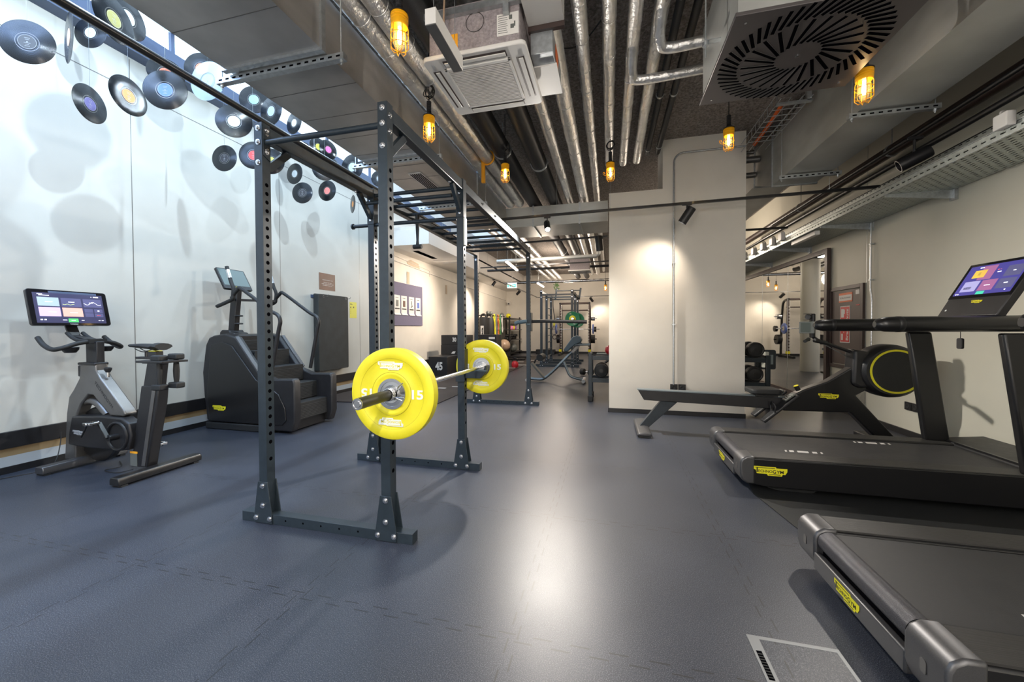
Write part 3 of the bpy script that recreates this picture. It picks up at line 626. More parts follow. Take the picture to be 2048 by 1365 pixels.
def spot(p, d, label, lit=False, s=1., stem=.09, mt='black'):
    """track spot hanging from p, aimed along d"""
    t = thing('track_spotlight', label, 'spotlight', p); p = Vector(p); d = Vector(d).normalized(); c = p + Vector((0, 0, -stem - .05 * s))
    MB().box(p.x - .045 * s, p.x + .045 * s, p.y - .014, p.y + .014, p.z - .028, p.z + .002).build('adapter', mt, t, .003)
    MB().cyl(p + Vector((0, 0, -.02)), c, .008 * s, n=10).build('stem', mt, t)
    MB().lathe([(.001, -.085 * s), (.040 * s, -.085 * s), (.043 * s, -.075 * s), (.043 * s, .085 * s), (.036 * s, .085 * s), (.034 * s, .055 * s), (.001, .055 * s)], c, d, 28).build('head', mt, t)
    MB().cyl(c + d * .062 * s, c + d * .066 * s, .033 * s, n=24).build('lens', 'spotlens' if lit else 'screenblack', t)
    return c, d
c, d = spot((-.842, 5.36, 2.79), (.18, -.62, -.75), 'lit track spotlight shining towards the camera over the rig', True, 1.0)
light('SPOT', 'spotlight_beam', c + d * .09, 440, WHITE, c + d * 3, .035, spot=radians(150), blend=.6)
c, d = spot((.955, 5.26, 2.79), (-.55, .22, -.85), 'black track spotlight tilted on the track in front of the pillar', True, 1.25)
light('SPOT', 'spotlight_beam', c + d * .12, 48, WARM, (.36, 5.69, 1.55), .05, spot=radians(105), blend=1.0)
c, d = spot((2.72, 4.35, 2.96), (-.80, .30, -.40), 'large black spotlight on the rail beside the cable tray', False, 1.35, .13)
light('SPOT', 'spotlight_beam', (2.3, 4.4, 2.72), 200, WHITE, (-2.2, 2.4, 0), .04, spot=radians(85), blend=.7)
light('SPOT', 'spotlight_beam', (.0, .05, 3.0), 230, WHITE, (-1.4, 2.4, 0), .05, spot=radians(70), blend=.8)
spot((-.17, 6.84, 2.79), (.1, .1, -1), 'black downlight cylinder on the second track beside the pillar edge', False, 1.5, .03)
c, d = spot((-3.95, 13.0, 2.95), (-.55, -.25, -.8), 'black spotlight over the rear left wall, before the exit sign', True, 1.1); light('SPOT', 'spotlight_beam', c + d * .1, 150, WARM, (XL, 12.8, 1.6), .04, spot=radians(100), blend=.8)
c, d = spot((-3.2, 13.6, 2.66), (-.7, .3, -.6), 'black spotlight just past the exit sign', True, 1.1); light('SPOT', 'spotlight_beam', c + d * .1, 200, WARM, (XL, 15.5, 1.5), .04, spot=radians(100), blend=.8)
c, d = spot((-.77, 17.7, 2.66), (.5, .55, -.7), 'black spotlight on the track before the rear wall', True, 1.3); light('SPOT', 'spotlight_beam', c + d * .12, 70, WARM, (-.2, YB, 1.4), .04, spot=radians(100), blend=.9)
c, d = spot((1.3, 17.7, 2.66), (.2, .6, -.7), 'spotlight lighting the rear wall seen in the mirror', True, 1.3); light('SPOT', 'spotlight_beam', c + d * .12, 90, WARM, (1.3, YB, 1.3), .04, spot=radians(100), blend=.9)
light('SPOT', 'spotlight_beam', (-3.0, 9.9, 2.7), 260, WARM, (XL, 9.0, 1.5), .05, spot=radians(110), blend=.9)

def cage_lamp(name, label, p, coil=None, s=1., energy=20, cord_top=ZC, hook=False):
    """yellow caged inspection lamp; p is the centre of its cage"""
    t = thing(name, label, 'caged lamp', p); X, Y, Z = p
    z = lambda k: Z + k * s
    MB().lathe([(.001, z(.118)), (.046 * s, z(.118)), (.050 * s, z(.112)), (.050 * s, z(.098)), (.047 * s, z(.096)), (.050 * s, z(.092)), (.050 * s, z(.080)), (.047 * s, z(.078)), (.049 * s, z(.074)), (.048 * s, z(.050)), (.044 * s, z(.046)), (.001, z(.046))], (X, Y, 0), (0, 0, 1), 36).build('lamp_collar', 'cage', t)
    MB().lathe([(.001, z(.132)), (.040 * s, z(.130)), (.053 * s, z(.120)), (.053 * s, z(.114)), (.001, z(.114))], (X, Y, 0), (0, 0, 1), 32).build('collar_rim', 'black', t)
    pr = [(.001, z(.25))]
    for k in range(7): pr += [(.017 * s, z(.25 - k * .014)), (.021 * s, z(.246 - k * .014)), (.021 * s, z(.240 - k * .014))]
    pr += [(.022 * s, z(.15)), (.030 * s, z(.130)), (.001, z(.128))]
    MB().lathe(pr, (X, Y, 0), (0, 0, 1), 20).build('strain_relief', 'black', t)
    b = MB()
    for k in range(6):
        a = 2 * pi * k / 6 + .3; c_, s_ = cos(a), sin(a)
        b.tube([(X + c_ * .043 * s, Y + s_ * .043 * s, z(.055)), (X + c_ * .050 * s, Y + s_ * .050 * s, z(.030)), (X + c_ * .050 * s, Y + s_ * .050 * s, z(-.075)), (X + c_ * .030 * s, Y + s_ * .030 * s, z(-.100)), (X, Y, z(-.092))], .0026 * s, 6)
    for h, R in ((-.005, .050), (-.060, .050)): b.torus((X, Y, z(h)), (0, 0, 1), R * s, .0024 * s, 28, 6)
    if hook: b.tube(bez([(X - .045 * s, Y, z(-.03)), (X - .075 * s, Y, z(-.02)), (X - .085 * s, Y, z(.005)), (X - .07 * s, Y, z(.01)), (X - .065 * s, Y, z(-.01))]), .0035 * s, 6)
    b.build('wire_cage', 'cage', t)
    MB().lathe([(.030 * s, z(.05)), (.031 * s, z(-.03)), (.026 * s, z(-.065)), (.012 * s, z(-.08)), (.001, z(-.082))], (X, Y, 0), (0, 0, 1), 24).build('glass_cover', 'lampglass', t)
    MB().lathe([(.001, z(.05)), (.010 * s, z(.048)), (.010 * s, z(.03)), (.013 * s, z(-.005)), (.013 * s, z(-.025)), (.008 * s, z(-.045)), (.001, z(-.048))], (X, Y, 0), (0, 0, 1), 20).build('bulb', 'bulb', t)
    b = MB().tube([(X, Y, z(.24)), (X, Y, cord_top)], .0042, 8)
    if coil:
        zc, R = coil
        for k in range(5): b.torus((X + .004 * (k % 3), Y + .006 * (k - 2), zc + .006 * ((k * 2) % 3)), (.35 * (k % 2) + .2, 1, .15 * k - .3), R * (1 - .05 * (k % 3)), .004, 28, 6)
    b.build('cord', 'cable', t)
    l = light('POINT', 'lamp_glow', (X, Y, z(-.01)), energy, (1, .60, .28), size=.012)
    return t
cage_lamp('caged_lamp', 'lit yellow caged lamp hanging in front of the grey felt unit, nearest the camera', (-1.170, 2.01, 2.905), energy=22)
cage_lamp('caged_lamp', 'lit yellow caged lamp above the front corner post of the rig with looped cord', (-1.54, 3.13, 2.97), coil=(3.30, .052), energy=20)
cage_lamp('caged_lamp', 'lit yellow caged lamp below the thick black pipe, behind the air conditioner', (-1.22, 4.51, 3.085), coil=(3.42, .05), energy=20)
cage_lamp('caged_lamp', 'lit yellow caged lamp hanging from a foil pipe just over the pillar corner', (.015, 4.82, 3.095), coil=(3.42, .05), energy=7, hook=True, cord_top=3.50)
cage_lamp('caged_lamp', 'lit yellow caged lamp in front of the upper pillar beside the diffuser', (1.16, 4.28, 3.085), energy=20, hook=True)
cage_lamp('caged_lamp', 'lit yellow caged lamp touching the corner of the black swirl diffuser', (1.675, 3.13, 2.835), energy=22, cord_top=3.3)
cage_lamp('caged_lamp', 'small lit yellow caged lamp far in the rear room by the pillar edge', (-.12, 13.97, 2.63), energy=20)
cage_lamp('caged_lamp', 'yellow caged lamp of the rear room seen in the mirror, first one', (1.1, 14.2, 2.63), energy=20); cage_lamp('caged_lamp', 'yellow caged lamp of the rear room seen in the mirror, second one', (.3, 15.6, 2.63), energy=20)

def batten(p0, p1, label):
    t = thing('linear_lamp', label, 'linear lamp', tuple((Vector(p0) + Vector(p1)) / 2)); p0 = Vector(p0); p1 = Vector(p1)
    MB().bar(p0 + Vector((0, 0, .02)), p1 + Vector((0, 0, .02)), .055, .03).build('housing', 'white', t); MB().bar(p0, p1, .05, .03).build('diffuser', 'ledwarm', t)
    b = MB()
    for p in (p0.lerp(p1, .12), p0.lerp(p1, .88)): b.cyl(p, (p.x, p.y, ZC), .0025, n=6)
    b.build('suspension_wire', 'zinc', t)
batten((-2.36, 8.8, 2.80), (-2.43, 10.2, 2.80), 'lit linear lamp behind the rig ladder, nearer of two')
batten((-2.43, 13.3, 2.80), (-2.43, 14.5, 2.80), 'lit linear lamp near the rear wall, farther of two')
t = thing('linear_profile', 'short white box-section profile hanging in front of the air conditioner', 'lamp profile', (-.87, 2.0, 2.8))
MB().box(-.905, -.845, 1.80, 2.17, 2.755, 2.835).build('housing', 'whitegloss', t, .002); MB().box(-.903, -.847, 1.803, 2.167, 2.750, 2.755).build('grey_cover', 'gunmetal', t)
MB().cyl((-.875, 1.84, 2.83), (-.875, 1.84, ZC), .0015, n=6).cyl((-.875, 2.12, 2.83), (-.875, 2.12, ZC), .0015, n=6).build('suspension_wire', 'zinc', t)

# ================================================================== AIR CONDITIONERS
def cassette(X0, X1, Y0, Y1, Z, H, label, detail=True):
    t = thing('air_conditioner', label, 'air conditioner', ((X0 + X1) / 2, (Y0 + Y1) / 2, Z)); cx, cy = (X0 + X1) / 2, (Y0 + Y1) / 2
    MB().box(X0 + .04, X1 - .04, Y0 + .03, Y1 - .03, Z + .03, Z + H).build('casing', 'felt', t, .004)
    MB().prism(rrect(X0, X1, Y0, Y1, .035), 'z', Z, Z + .028).build('cover_panel', 'whitegloss', t, .006)
    b = MB()
    n = 27; gx0, gx1, gy0, gy1 = cx - .20, cx + .20, cy - .20, cy + .20
    for k in range(n): y = gy0 + (gy1 - gy0) * k / (n - 1); b.box(gx0, gx1, y - .0035, y + .0035, Z - .010, Z + .001)
    b.build('intake_louvre', 'white', t)
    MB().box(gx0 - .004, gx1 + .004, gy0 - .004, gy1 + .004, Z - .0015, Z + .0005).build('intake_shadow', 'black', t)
    b = MB().box(gx0 - .02, gx0 - .002, gy0 - .02, gy1 + .02, Z - .011, Z).box(gx1 + .002, gx1 + .02, gy0 - .02, gy1 + .02, Z - .011, Z).box(gx0 - .02, gx1 + .02, gy0 - .02, gy0 - .004, Z - .011, Z).box(gx0 - .02, gx1 + .02, gy1 + .004, gy1 + .02, Z - .011, Z)
    b.build('intake_frame', 'whitegloss', t, .002)
    for k, (ax, ay, bx, by) in enumerate(((cx - .20, Y0 + .035, cx + .20, Y0 + .075), (cx - .20, Y1 - .075, cx + .20, Y1 - .035), (X0 + .035, cy - .20, X0 + .075, cy + .20), (X1 - .075, cy - .20, X1 - .035, cy + .20))):
        MB().box(ax - .006, bx + .006, ay - .006, by + .006, Z - .0015, Z + .001).build('outlet_slot', 'brown', t)
        b = MB(); ins = .009
        if bx - ax > by - ay: b.box(ax, bx, ay + ins, by - .003, Z - .008, Z - .002)
        else: b.box(ax + ins, bx - .003, ay, by, Z - .008, Z - .002)
        b.build('flap', 'whitegloss', t, .002)
    return t
t = cassette(-1.149, -.480, 2.235, 2.865, 2.90, .33, 'white ceiling cassette air conditioner with ribbed square intake over the rig')
y = 2.264
MB().box(-.66, -.525, y - .002, y, 2.985, 3.115).build('paper_notice', 'paper', t)
b = MB()
for k in range(9): b.box(-.652, -.60 + .004 * (k % 3), y - .003, y - .002, 3.100 - k * .0125, 3.1025 - k * .0125)
b.box(-.584, -.564, y - .003, y - .002, 3.075, 3.10); b.box(-.575, -.553, y - .003, y - .002, 3.02, 3.045); b.box(-.553, -.545, y - .003, y - .002, 3.03, 3.06); b.build('printed_lines', 'greyplastic', t)
MB().box(-1.02, -.915, y - .002, y, 2.935, 3.055).build('orange_notice', 'orange', t)
MB().box(-1.13, -.50, y - .03, y, 3.155, 3.195).build('mounting_channel', 'zinc', t)
MB().box(-1.035, -1.0, y - .034, y - .001, 3.05, 3.17).build('mounting_lug', 'zinc', t); MB().box(-.615, -.58, y - .034, y - .001, 3.10, 3.24).build('mounting_lug', 'zinc', t)
MB().torus((-.80, y - .004, 3.10), (0, 1, 0), .058, .0015, 32, 5).build('wire_loop', 'cable', t)
t = thing('condensate_box', 'grey metal box with white side attached beside the air conditioner', 'control box', (-.40, 2.6, 2.98))
MB().box(-.488, -.345, 2.44, 2.86, 2.965, 3.12).build('housing', 'zinc', t, .003); MB().box(-.488, -.335, 2.55, 2.87, 2.955, 2.968).build('cover', 'whitegloss', t)
MB().box(-.343, -.341, 2.55, 2.68, 3.0, 3.09).build('red_label', 'orangered', t)
t = thing('white_duct', 'smooth white box duct above the air conditioner side', 'duct', (-.40, 1.9, 3.2)); MB().box(-.50, -.27, 1.2, 2.42, 3.13, 3.5).build('duct_body', 'whitegloss', t, .003); MB().box(-.50, -.27, 2.42, 2.45, 3.10, 3.14).build('edge_strip', 'brown', t)
t = thing('cream_cable', 'thin cream cable hanging down to the air conditioner', 'cable', (-.98, 2.22, 3.2)); MB().tube([(-.965, 2.20, ZC), (-.972, 2.20, 3.3), (-.985, 2.205, 3.03)], .006, 8).build('cable', 'tan', t)
t = cassette(-1.06, -.47, 10.3, 10.9, 2.74, .32, 'small far ceiling cassette air conditioner in the rear room')
MB().cyl((-.95, 10.5, 3.0), (-.95, 10.5, ZC), .006, n=6).cyl((-.6, 10.5, 3.0), (-.6, 10.5, ZC), .006, n=6).build('threaded_rod', 'zinc', t)

# ================================================================== RECORDS
REC = [
 ((-3.947, 1.801, 3.234), .625, .150, (.06, .06, .06), 'large near black record with a black and silver label, cut by the picture edge'),
 ((-3.217, 1.644, 3.015), -.345, .150, (.72, .50, .36), 'record seen nearly edge on with a pale orange label'),
 ((-4.42, 2.40, 3.83), .318, .133, (.60, .66, .70), 'record with a white label between the edge-on one and the big olive one'),
 ((-3.378, 1.963, 3.404), 1.86, .150, (.36, .34, .12), 'big record with an olive label and pale ring at the top of the wall'),
 ((-3.692, 2.239, 3.69), 1.84, .150, (.55, .70, .78), 'blue-lit record with a white label behind the olive-label one'),
 ((-4.05, 2.70, 4.13), 1.30, .120, (.50, .62, .75), 'translucent blue record cut by the top of the picture'),
 ((-4.277, 2.309, 3.138), 1.912, .150, (.14, .12, .36), 'black record with a purple label inside a pale blue ring'),
 ((-3.877, 2.341, 3.163), 1.727, .150, (.85, .30, .05), 'black record with a plain orange label'),
 ((-3.321, 2.241, 3.067), .46, .150, (.10, .20, .65), 'black record with a royal blue label'),
 ((-4.381, 2.965, 3.83), .893, .150, (.72, .16, .08), 'record with a red label half hidden behind the blue-label one'),
 ((-3.717, 2.819, 3.671), .402, .150, (.85, .22, .10), 'record with a coral label behind the milky clear one'),
 ((-3.010, 2.328, 3.139), .11, .150, (.42, .60, .75), 'milky see-through record with a light blue label beside the steel channel'),
 ((-3.400, 2.867, 3.162), .577, .150, (.55, .60, .60), 'black record with a grey label, left of the front rig post'),
 ((-3.846, 3.483, 3.783), .447, .150, (.35, .68, .70), 'scratched record with a turquoise label'),
 ((-3.394, 3.273, 3.476), -.08, .150, (.42, .50, .75), 'bluish record with a lilac label next to the turquoise-label one'),
 ((-4.195, 4.415, 4.052), -.175, .150, (.85, .88, .90), 'record with a bright white label beneath the duct edge'),
 ((-4.298, 3.500, 3.191), .193, .150, (.04, .04, .05), 'small-looking black record with a black and silver label low on the wall'),
 ((-3.794, 3.420, 3.132), .369, .150, (.70, .08, .07), 'record with a red label cut by the front rig post'),
 ((-3.850, 3.700, 3.190), .412, .150, (.70, .72, .12), 'record with a yellow label mostly behind the front rig post'),
 ((-3.960, 4.60, 3.78), 1.129, .125, (.55, .65, .05), 'black record with a lime label in front of a pink one'),
 ((-3.900, 4.72, 3.79), 1.233, .132, (.85, .12, .35), 'black record with a pink label'),
 ((-4.350, 4.72, 3.83), .298, .126, (.30, .60, .72), 'record with a cyan label behind the pull-up bar'),
 ((-3.501, 4.167, 3.253), .472, .150, (.50, .60, .40), 'record with a pale green label crossed by the rig beam'),
 ((-4.441, 4.671, 3.482), -.08, .150, (.55, .60, .62), 'narrow-looking record with a pale grey label below the rig beam'),
 ((-4.248, 4.604, 3.165), .208, .150, (.04, .04, .05), 'lowest black record with a black label'),
 ((-4.027, 4.837, 3.255), .012, .150, (.75, .22, .20), 'lowest record with a salmon label'),
 ((-2.881, 3.875, 3.089), -.024, .150, (.62, .75, .72), 'shiny record with a silvery green label near the second steel channel'),
 ((-4.261, 5.735, 3.36), -.657, .150, (.85, .35, .08), 'record with an orange label hanging edge on behind the second rig post'),
 ((-3.650, 5.60, 3.68), .399, .132, (.40, .45, .50), 'dark record almost hidden behind the front right rig post'),
 ((-4.30, 5.30, 3.83), 1.378, .130, (.30, .32, .35), 'dark record behind the pale-green-label one'),
]
R0 = .15; pr = []
bd = MB().lathe([(.052, -.0012), (.148, -.0012), (.150, 0), (.148, .0012), (.052, .0012)], (0, 0, 0), (0, 1, 0), 72)
rroot = None
for k, (p, th, rad, col, lb) in enumerate(REC):
    lm = mat('record_label', col, .45, var=.06, vscale=40)
    if rroot is None:
        rroot = thing('vinyl_record', lb, 'vinyl record', (0, 0, 0), 'vinyl records hanging before the wall', world=False)
        bd.build('disc', 'vinyl', rroot)
        lbl = MB().lathe([(.0035, -.0022), (.051, -.0022), (.051, .0022), (.0035, .0022)], (0, 0, 0), (0, 1, 0), 48).build('paper_label', lm, rroot)
        q = MB()
        for s in (-1, 1):
            y = s * .0026
            q.lathe([(.0465, y), (.048, y * 1.001)], (0, 0, 0), (0, 1, 0), 48, caps=False); q.lathe([(.001, y), (.0045, y)], (0, 0, 0), (0, 1, 0), 16)
            for i in range(5): ww = (.030, .022, .034, .018, .026)[i]; q.box(-ww / 2, ww / 2, y - .0001, y + .0001, .026 - i * .011 - (.012 if i > 1 else 0), .028 - i * .011 - (.012 if i > 1 else 0))
        q.build('label_print', 'ink', lbl)
        MB().lathe([(.060, -.0016), (.064, -.0016), (.064, .0016), (.060, .0016)], (0, 0, 0), (0, 1, 0), 60, close=True).build('run_out_ring', 'gunmetal', rroot)
        c = rroot
    else: c = dup(rroot, (0, 0, 0), lb)
    c.location = p; c.rotation_euler = (0, 0, th); s = rad / R0; c.scale = (s, 1, s)
    MB().cyl((0, 0, .148), (0, 0, (4.68 - p[2]) / s), .0012, n=5).build('thread', 'threadm', c)
    for ch in c.children:
        if ch.name.startswith('paper_label') and c is not rroot: ch.material_slots[0].link = 'OBJECT'; ch.material_slots[0].material = lm
        if k in (11, 5) and ch.name.startswith('disc'): ch.material_slots[0].link = 'OBJECT'; ch.material_slots[0].material = M['clearvinyl']
        if k in (0, 16, 24) and ch.name.startswith('paper_label'):
            for g in ch.children: g.material_slots[0].link = 'OBJECT'; g.material_slots[0].material = M['greyemblem']

# ================================================================== PULL-UP RIG
T_ = .06; RX = (-2.1257, -1.2623); RY = (1.9218, 3.0709, 5.8981); RH = 2.49
rig = thing('pull_up_rig', 'large dark blue-black steel rig of six drilled posts with pull-up bar and overhead ladder', 'exercise rig', (-1.66, 3.9, 0))
def bolt(parent, p, ax, r=.0125):
    p = Vector(p); ax = Vector(ax)
    return MB().lathe([(.001, 0), (r * 1.35, 0), (r * 1.35, .0025), (r * .8, .003), (r * .8, .011), (r * .55, .012), (.001, .012)], p, ax, 14).build('bolt', 'chrome', parent)
nb = 0
for yi, y in enumerate(RY):
    b = MB().box(RX[0] - .1385, RX[1] + T_ + .135, y, y + T_, 0, T_); b.m = 1
    for k in range(5): x = -1.93 + k * .128; b.cyl((x, y - .0006, .033), (x, y + .002, .033), .0065, n=12)
    b.build('foot_beam', ['rack', 'hole'], rig, .004)
    for xi, x in enumerate(RX):
        b = MB().box(x, x + T_, y, y + T_, T_, RH); b.m = 1
        z0 = .40
        for k in range(35):
            z = z0 + k * .0535
            if (k == 1) or z > 2.14: continue
            for sx in ((x - .0006, x + .001), (x + T_ - .001, x + T_ + .0006)): b.cyl((sx[0], y + T_ / 2, z), (sx[1], y + T_ / 2, z), .0125, n=14)
        b.build('post', ['rack', 'hole'], rig, .004)
        cx = x + T_ / 2
        for yy, s in ((y, -1), (y + T_, 1)):
            g = MB().prism([(cx - .068, .003), (cx + .068, .003), (cx + .068, .055), (cx + .036, .262), (cx - .036, .262), (cx - .068, .055)], 'y', yy, yy + s * .006).build('gusset_plate', 'rack', rig, .0015)
            if s < 0:
                for bx, bz in ((-.052, .036), (.052, .036), (0, .115), (0, .238)): bolt(g, (cx + bx, yy - .006, bz), (0, -1, 0))
        if yi == 0:
            for z in (2.455, 2.37, 2.245): bolt(rig, (cx, y, z), (0, -1, 0), .013)
            for z in (2.42, 2.33): bolt(rig, (x + T_, y + .028, z), (1, 0, 0), .012)
        elif yi == 1:
            for z in (2.455, 2.37, 2.20): bolt(rig, (cx, y, z), (0, -1, 0), .013)
            MB().box(x - .004, x + T_ + .004, y - .005, y + T_ + .005, 2.165, 2.49).build('sleeve_bracket', 'rack', rig, .002)
        else: bolt(rig, (cx, y, 2.33), (0, -1, 0), .013); bolt(rig, (cx, y, 2.45), (0, -1, 0), .013)
for x in RX:
    for y0, y1 in ((RY[0] + T_, RY[1]), (RY[1] + T_, RY[2])): MB().box(x, x + T_, y0, y1, 2.395, 2.475).build('side_beam', 'rack', rig, .004)
    for y0, y1, zz in ((RY[0] + T_ + .005, RY[0] + T_ + .17, 2.395), (RY[1] - .005, RY[1] - .17, 2.395)):
        MB().bar((x + T_ / 2, y0, zz - .17), (x + T_ / 2, y1, zz), .045, .03, (1, 0, 0)).build('corner_brace', 'rack', rig, .002)
    bolt(rig, (x + T_ / 2, RY[0] + .21, 2.39), (0, 0, -1)); bolt(rig, (x + T_ / 2, RY[1] - .21, 2.39), (0, 0, -1))
MB().cyl((RX[0] + T_, RY[0] + .03, 2.375), (RX[1], RY[0] + .03, 2.375), .0175, n=20).build('pull_up_bar', 'rack', rig)
MB().prism([(RY[0] + .004, 2.29), (RY[0] + .056, 2.265), (RY[0] + .056, 2.475), (RY[0] + .004, 2.475)], 'x', RX[0] + T_, RX[0] + T_ + .006).build('bar_flange', 'rack', rig, .001)
for x, z in ((RX[0] + T_ + .006, 2.45), (RX[0] + T_ + .006, 2.315)): bolt(rig, (x, RY[0] + .03, z), (1, 0, 0), .012)
MB().cyl((RX[0] + T_, RY[1] + .03, 2.43), (RX[1], RY[1] + .03, 2.43), .0165, n=18).build('pull_up_bar', 'rack', rig)
MB().cyl((RX[0] - .17, RY[1] + .03, 2.165), (RX[1] - .01, RY[1] + .03, 2.165), .0165, n=18).cyl((RX[0] - .185, RY[1] + .03, 2.165), (RX[0] - .17, RY[1] + .03, 2.165), .026, n=18).build('pull_up_bar', 'rack', rig)
MB().cyl((RX[0] + T_, RY[1] - .10, 2.32), (RX[1], RY[1] - .10, 2.32), .0165, n=18).build('pull_up_bar', 'rack', rig)
for k in range(10):
    y = 3.415 + k * .283
    if y > RY[2] - .05: break
    MB().cyl((RX[0] + T_ - .002, y, 2.425), (RX[1] + .002, y, 2.425), .0165, n=16).build('ladder_rung', 'rack', rig)
for k in range(6): bolt(rig, (RX[1] + T_, 3.60 + k * .42, 2.435), (1, 0, 0), .010)
MB().box(RX[1] + T_, RX[1] + T_ + .012, RY[1] + .005, RY[1] + .055, 1.93, 2.16).build('height_label', 'lettering', rig)
# dip bar attachment on the rear right post
t = thing('dip_bar', 'padded dip bar attachment with blue-grey handle clamped on the rear right rig post', 'dip bar', (-1.2, 5.9, 1.3))
MB().tube([(-1.43, 5.84, 1.29), (-1.38, 5.84, 1.31), (-1.24, 5.85, 1.325)], .030, 18).build('grip_pad', 'slateblue', t)
MB().tube([(-1.19, 5.99, 1.325), (-1.0, 5.99, 1.328), (-.55, 5.99, 1.318), (-.33, 5.99, 1.312)], [.026, .028, .026, .030], 18).build('grip_pad', 'black', t)
MB().box(-1.268, -1.197, 5.885, 5.97, 1.265, 1.292).build('clamp', 'slateblue', t, .003)
MB().box(-1.20, -1.182, 5.89, 6.01, 1.17, 1.46).build('mount_plate', 'rack', t, .003)
t = thing('j_hook', 'steel J-hook holding the barbell on the middle right rig post', 'barbell hook', (-1.15, 3.0, .83))
MB().box(-1.2020, -1.192, 3.055, 3.145, .80, 1.04).box(-1.275, -1.192, 3.055, 3.066, .76, .84).build('mount_plate', 'rack', t, .002)
MB().prism([(-1.192, .79), (-1.06, .79), (-1.005, .845), (-1.005, .90), (-1.02, .90), (-1.022, .862), (-1.192, .862)], 'y', 3.075, 3.125).build('hook', 'rack', t, .003)
MB().box(-1.19, -1.0, 3.070, 3.078, .852, .862).build('edge_strip', 'slateblue', t)
t = thing('j_hook', 'steel J-hook on the front right rig post hidden behind the nearer yellow plate', 'barbell hook', (-1.15, 1.95, .83))
MB().box(-1.2020, -1.192, 1.91, 1.99, .80, 1.04).prism([(-1.192, .79), (-1.06, .79), (-1.005, .845), (-1.005, .90), (-1.02, .90), (-1.022, .862), (-1.192, .862)], 'y', 1.93, 1.975).build('hook', 'rack', t, .003)

# barbell and plates
BX, BZ = -1.068, .8845
t = thing('barbell', 'steel barbell resting across the rig in J-hooks', 'barbell', (BX, 2.4, BZ))
MB().cyl((BX, 1.785, BZ), (BX, 3.13, BZ), .0145, n=24).build('shaft', 'chrome', t)
for y0, y1 in ((1.455, 1.79), (3.19, 3.53)):
    MB().cyl((BX, y0, BZ), (BX, y1, BZ), .0262, n=32).build('sleeve', 'black', t)
MB().lathe([(.0262, 0), (.038, 0), (.038, .03), (.02, .03)], (BX, 1.785, BZ), (0, 1, 0), 32).lathe([(.0262, 0), (.038, 0), (.038, .032), (.02, .032)], (BX, 3.132, BZ), (0, -1, 0), 32).build('sleeve_collar', 'chrome', t)
MB().lathe([(.001, 0), (.026, 0), (.026, .004), (.021, .004), (.021, .001), (.015, .001), (.015, .006), (.001, .006)], (BX, 1.455, BZ), (0, -1, 0), 32).build('end_cap', 'chrome', t)
def plate(y, label, R=.233, th=.058, proto=[]):
    t = thing('bumper_plate', label, 'weight plate', (BX, y, BZ))
    pr = [(.088, .004), (.095, .001), (.108, .001), (.112, .004), (.176, .004), (.182, .0), (.226, .0), (R, .005), (R, th - .005), (.226, th), (.182, th), (.176, th - .004), (.112, th - .004), (.088, th - .004)]
    MB().lathe(pr, (BX, y, BZ), (0, 1, 0), 96).build('rubber_disc', 'yellow', t)
    MB().lathe([(.0262, -.002), (.045, -.003), (.046, .001), (.062, .0015), (.063, -.001), (.078, -.001), (.080, .006), (.080, th - .006), (.0262, th + .002)], (BX, y, BZ), (0, 1, 0), 64).build('steel_hub', 'chrome', t)
    b = MB()
    for rr in (.1805, .1105, .229): b.torus((BX, y + (.0025 if rr < .2 else .004), BZ), (0, 1, 0), rr, .0016, 90, 6)
    b.build('groove_shade_ring', 'grooveshade', t)
    yy = y + .003; r = (1, 0, 0)
    logo(t, (BX - .005, yy - .0005, BZ + .143), (1, 0, 0), (0, 0, 1), .140, 'lettering', 'yellow', .30, .002)
    logo(t, (BX - .005, yy - .0005, BZ - .143), (-1, 0, 0), (0, 0, -1), .140, 'lettering', 'yellow', .30, .002)
    put_text('15', (BX + .144, yy, BZ), (1, 0, 0), (0, 0, 1), .047, 'lettering', t, 'number', w=.062, bold=.03)
    put_text('15', (BX - .144, yy, BZ), (-1, 0, 0), (0, 0, -1), .047, 'lettering', t, 'number', w=.062, bold=.03)
    return t
plate(1.722, 'yellow fifteen kilo plate on the camera end of the barbell, in front of the rig'); plate(3.132, 'yellow fifteen kilo plate on the far end of the barbell, behind the middle post')
t = thing('spring_collar', 'chrome spring clip pressed against the nearer yellow plate', 'spring collar', (BX, 1.70, BZ))
b = MB(); pts = []
for k in range(60): a = k * .42 + .5; pts.append((BX + .030 * cos(a), 1.714 - k * .00045, BZ + .030 * sin(a)))
b.tube(pts, .003, 6); b.tube([(BX + .028, 1.716, BZ + .012), (BX + .052, 1.706, BZ + .042), (BX + .080, 1.70, BZ + .062)], .0032, 8); b.tube([(BX + .028, 1.694, BZ - .008), (BX + .070, 1.688, BZ - .012), (BX + .088, 1.688, BZ - .008)], .0032, 8).tube([(BX + .03, 1.70, BZ - .012), (BX + .074, 1.70, BZ - .026)], .003, 8); b.build('spring_wire', 'chrome', t)

# strap handle hanging from the ladder
t = thing('hanging_strap', 'black strap with a stubby grip hanging from the overhead ladder', 'strap handle', (-2.0, 4.0, 2.2))
hx, hy = -1.965, 3.70
MB().tube([(hx, hy, 2.42), (hx, hy, 2.36)], .022, 12).build('loop', 'cable', t)
MB().box(hx - .019, hx + .019, hy - .006, hy + .006, 2.28, 2.40).prism([(hx - .017, 2.28), (hx + .017, 2.28), (hx + .010, 2.15), (hx + .016, 2.10), (hx - .016, 2.10), (hx - .010, 2.15)], 'y', hy - .01, hy + .01).build('strap', 'black', t, .002)
MB().box(hx - .0195, hx + .0195, hy - .0075, hy - .006, 2.335, 2.345).build('green_tag', 'green', t)
MB().cyl((hx - .048, hy, 2.085), (hx + .048, hy, 2.085), .024, n=20).build('grip', 'rubberblack', t, .004)

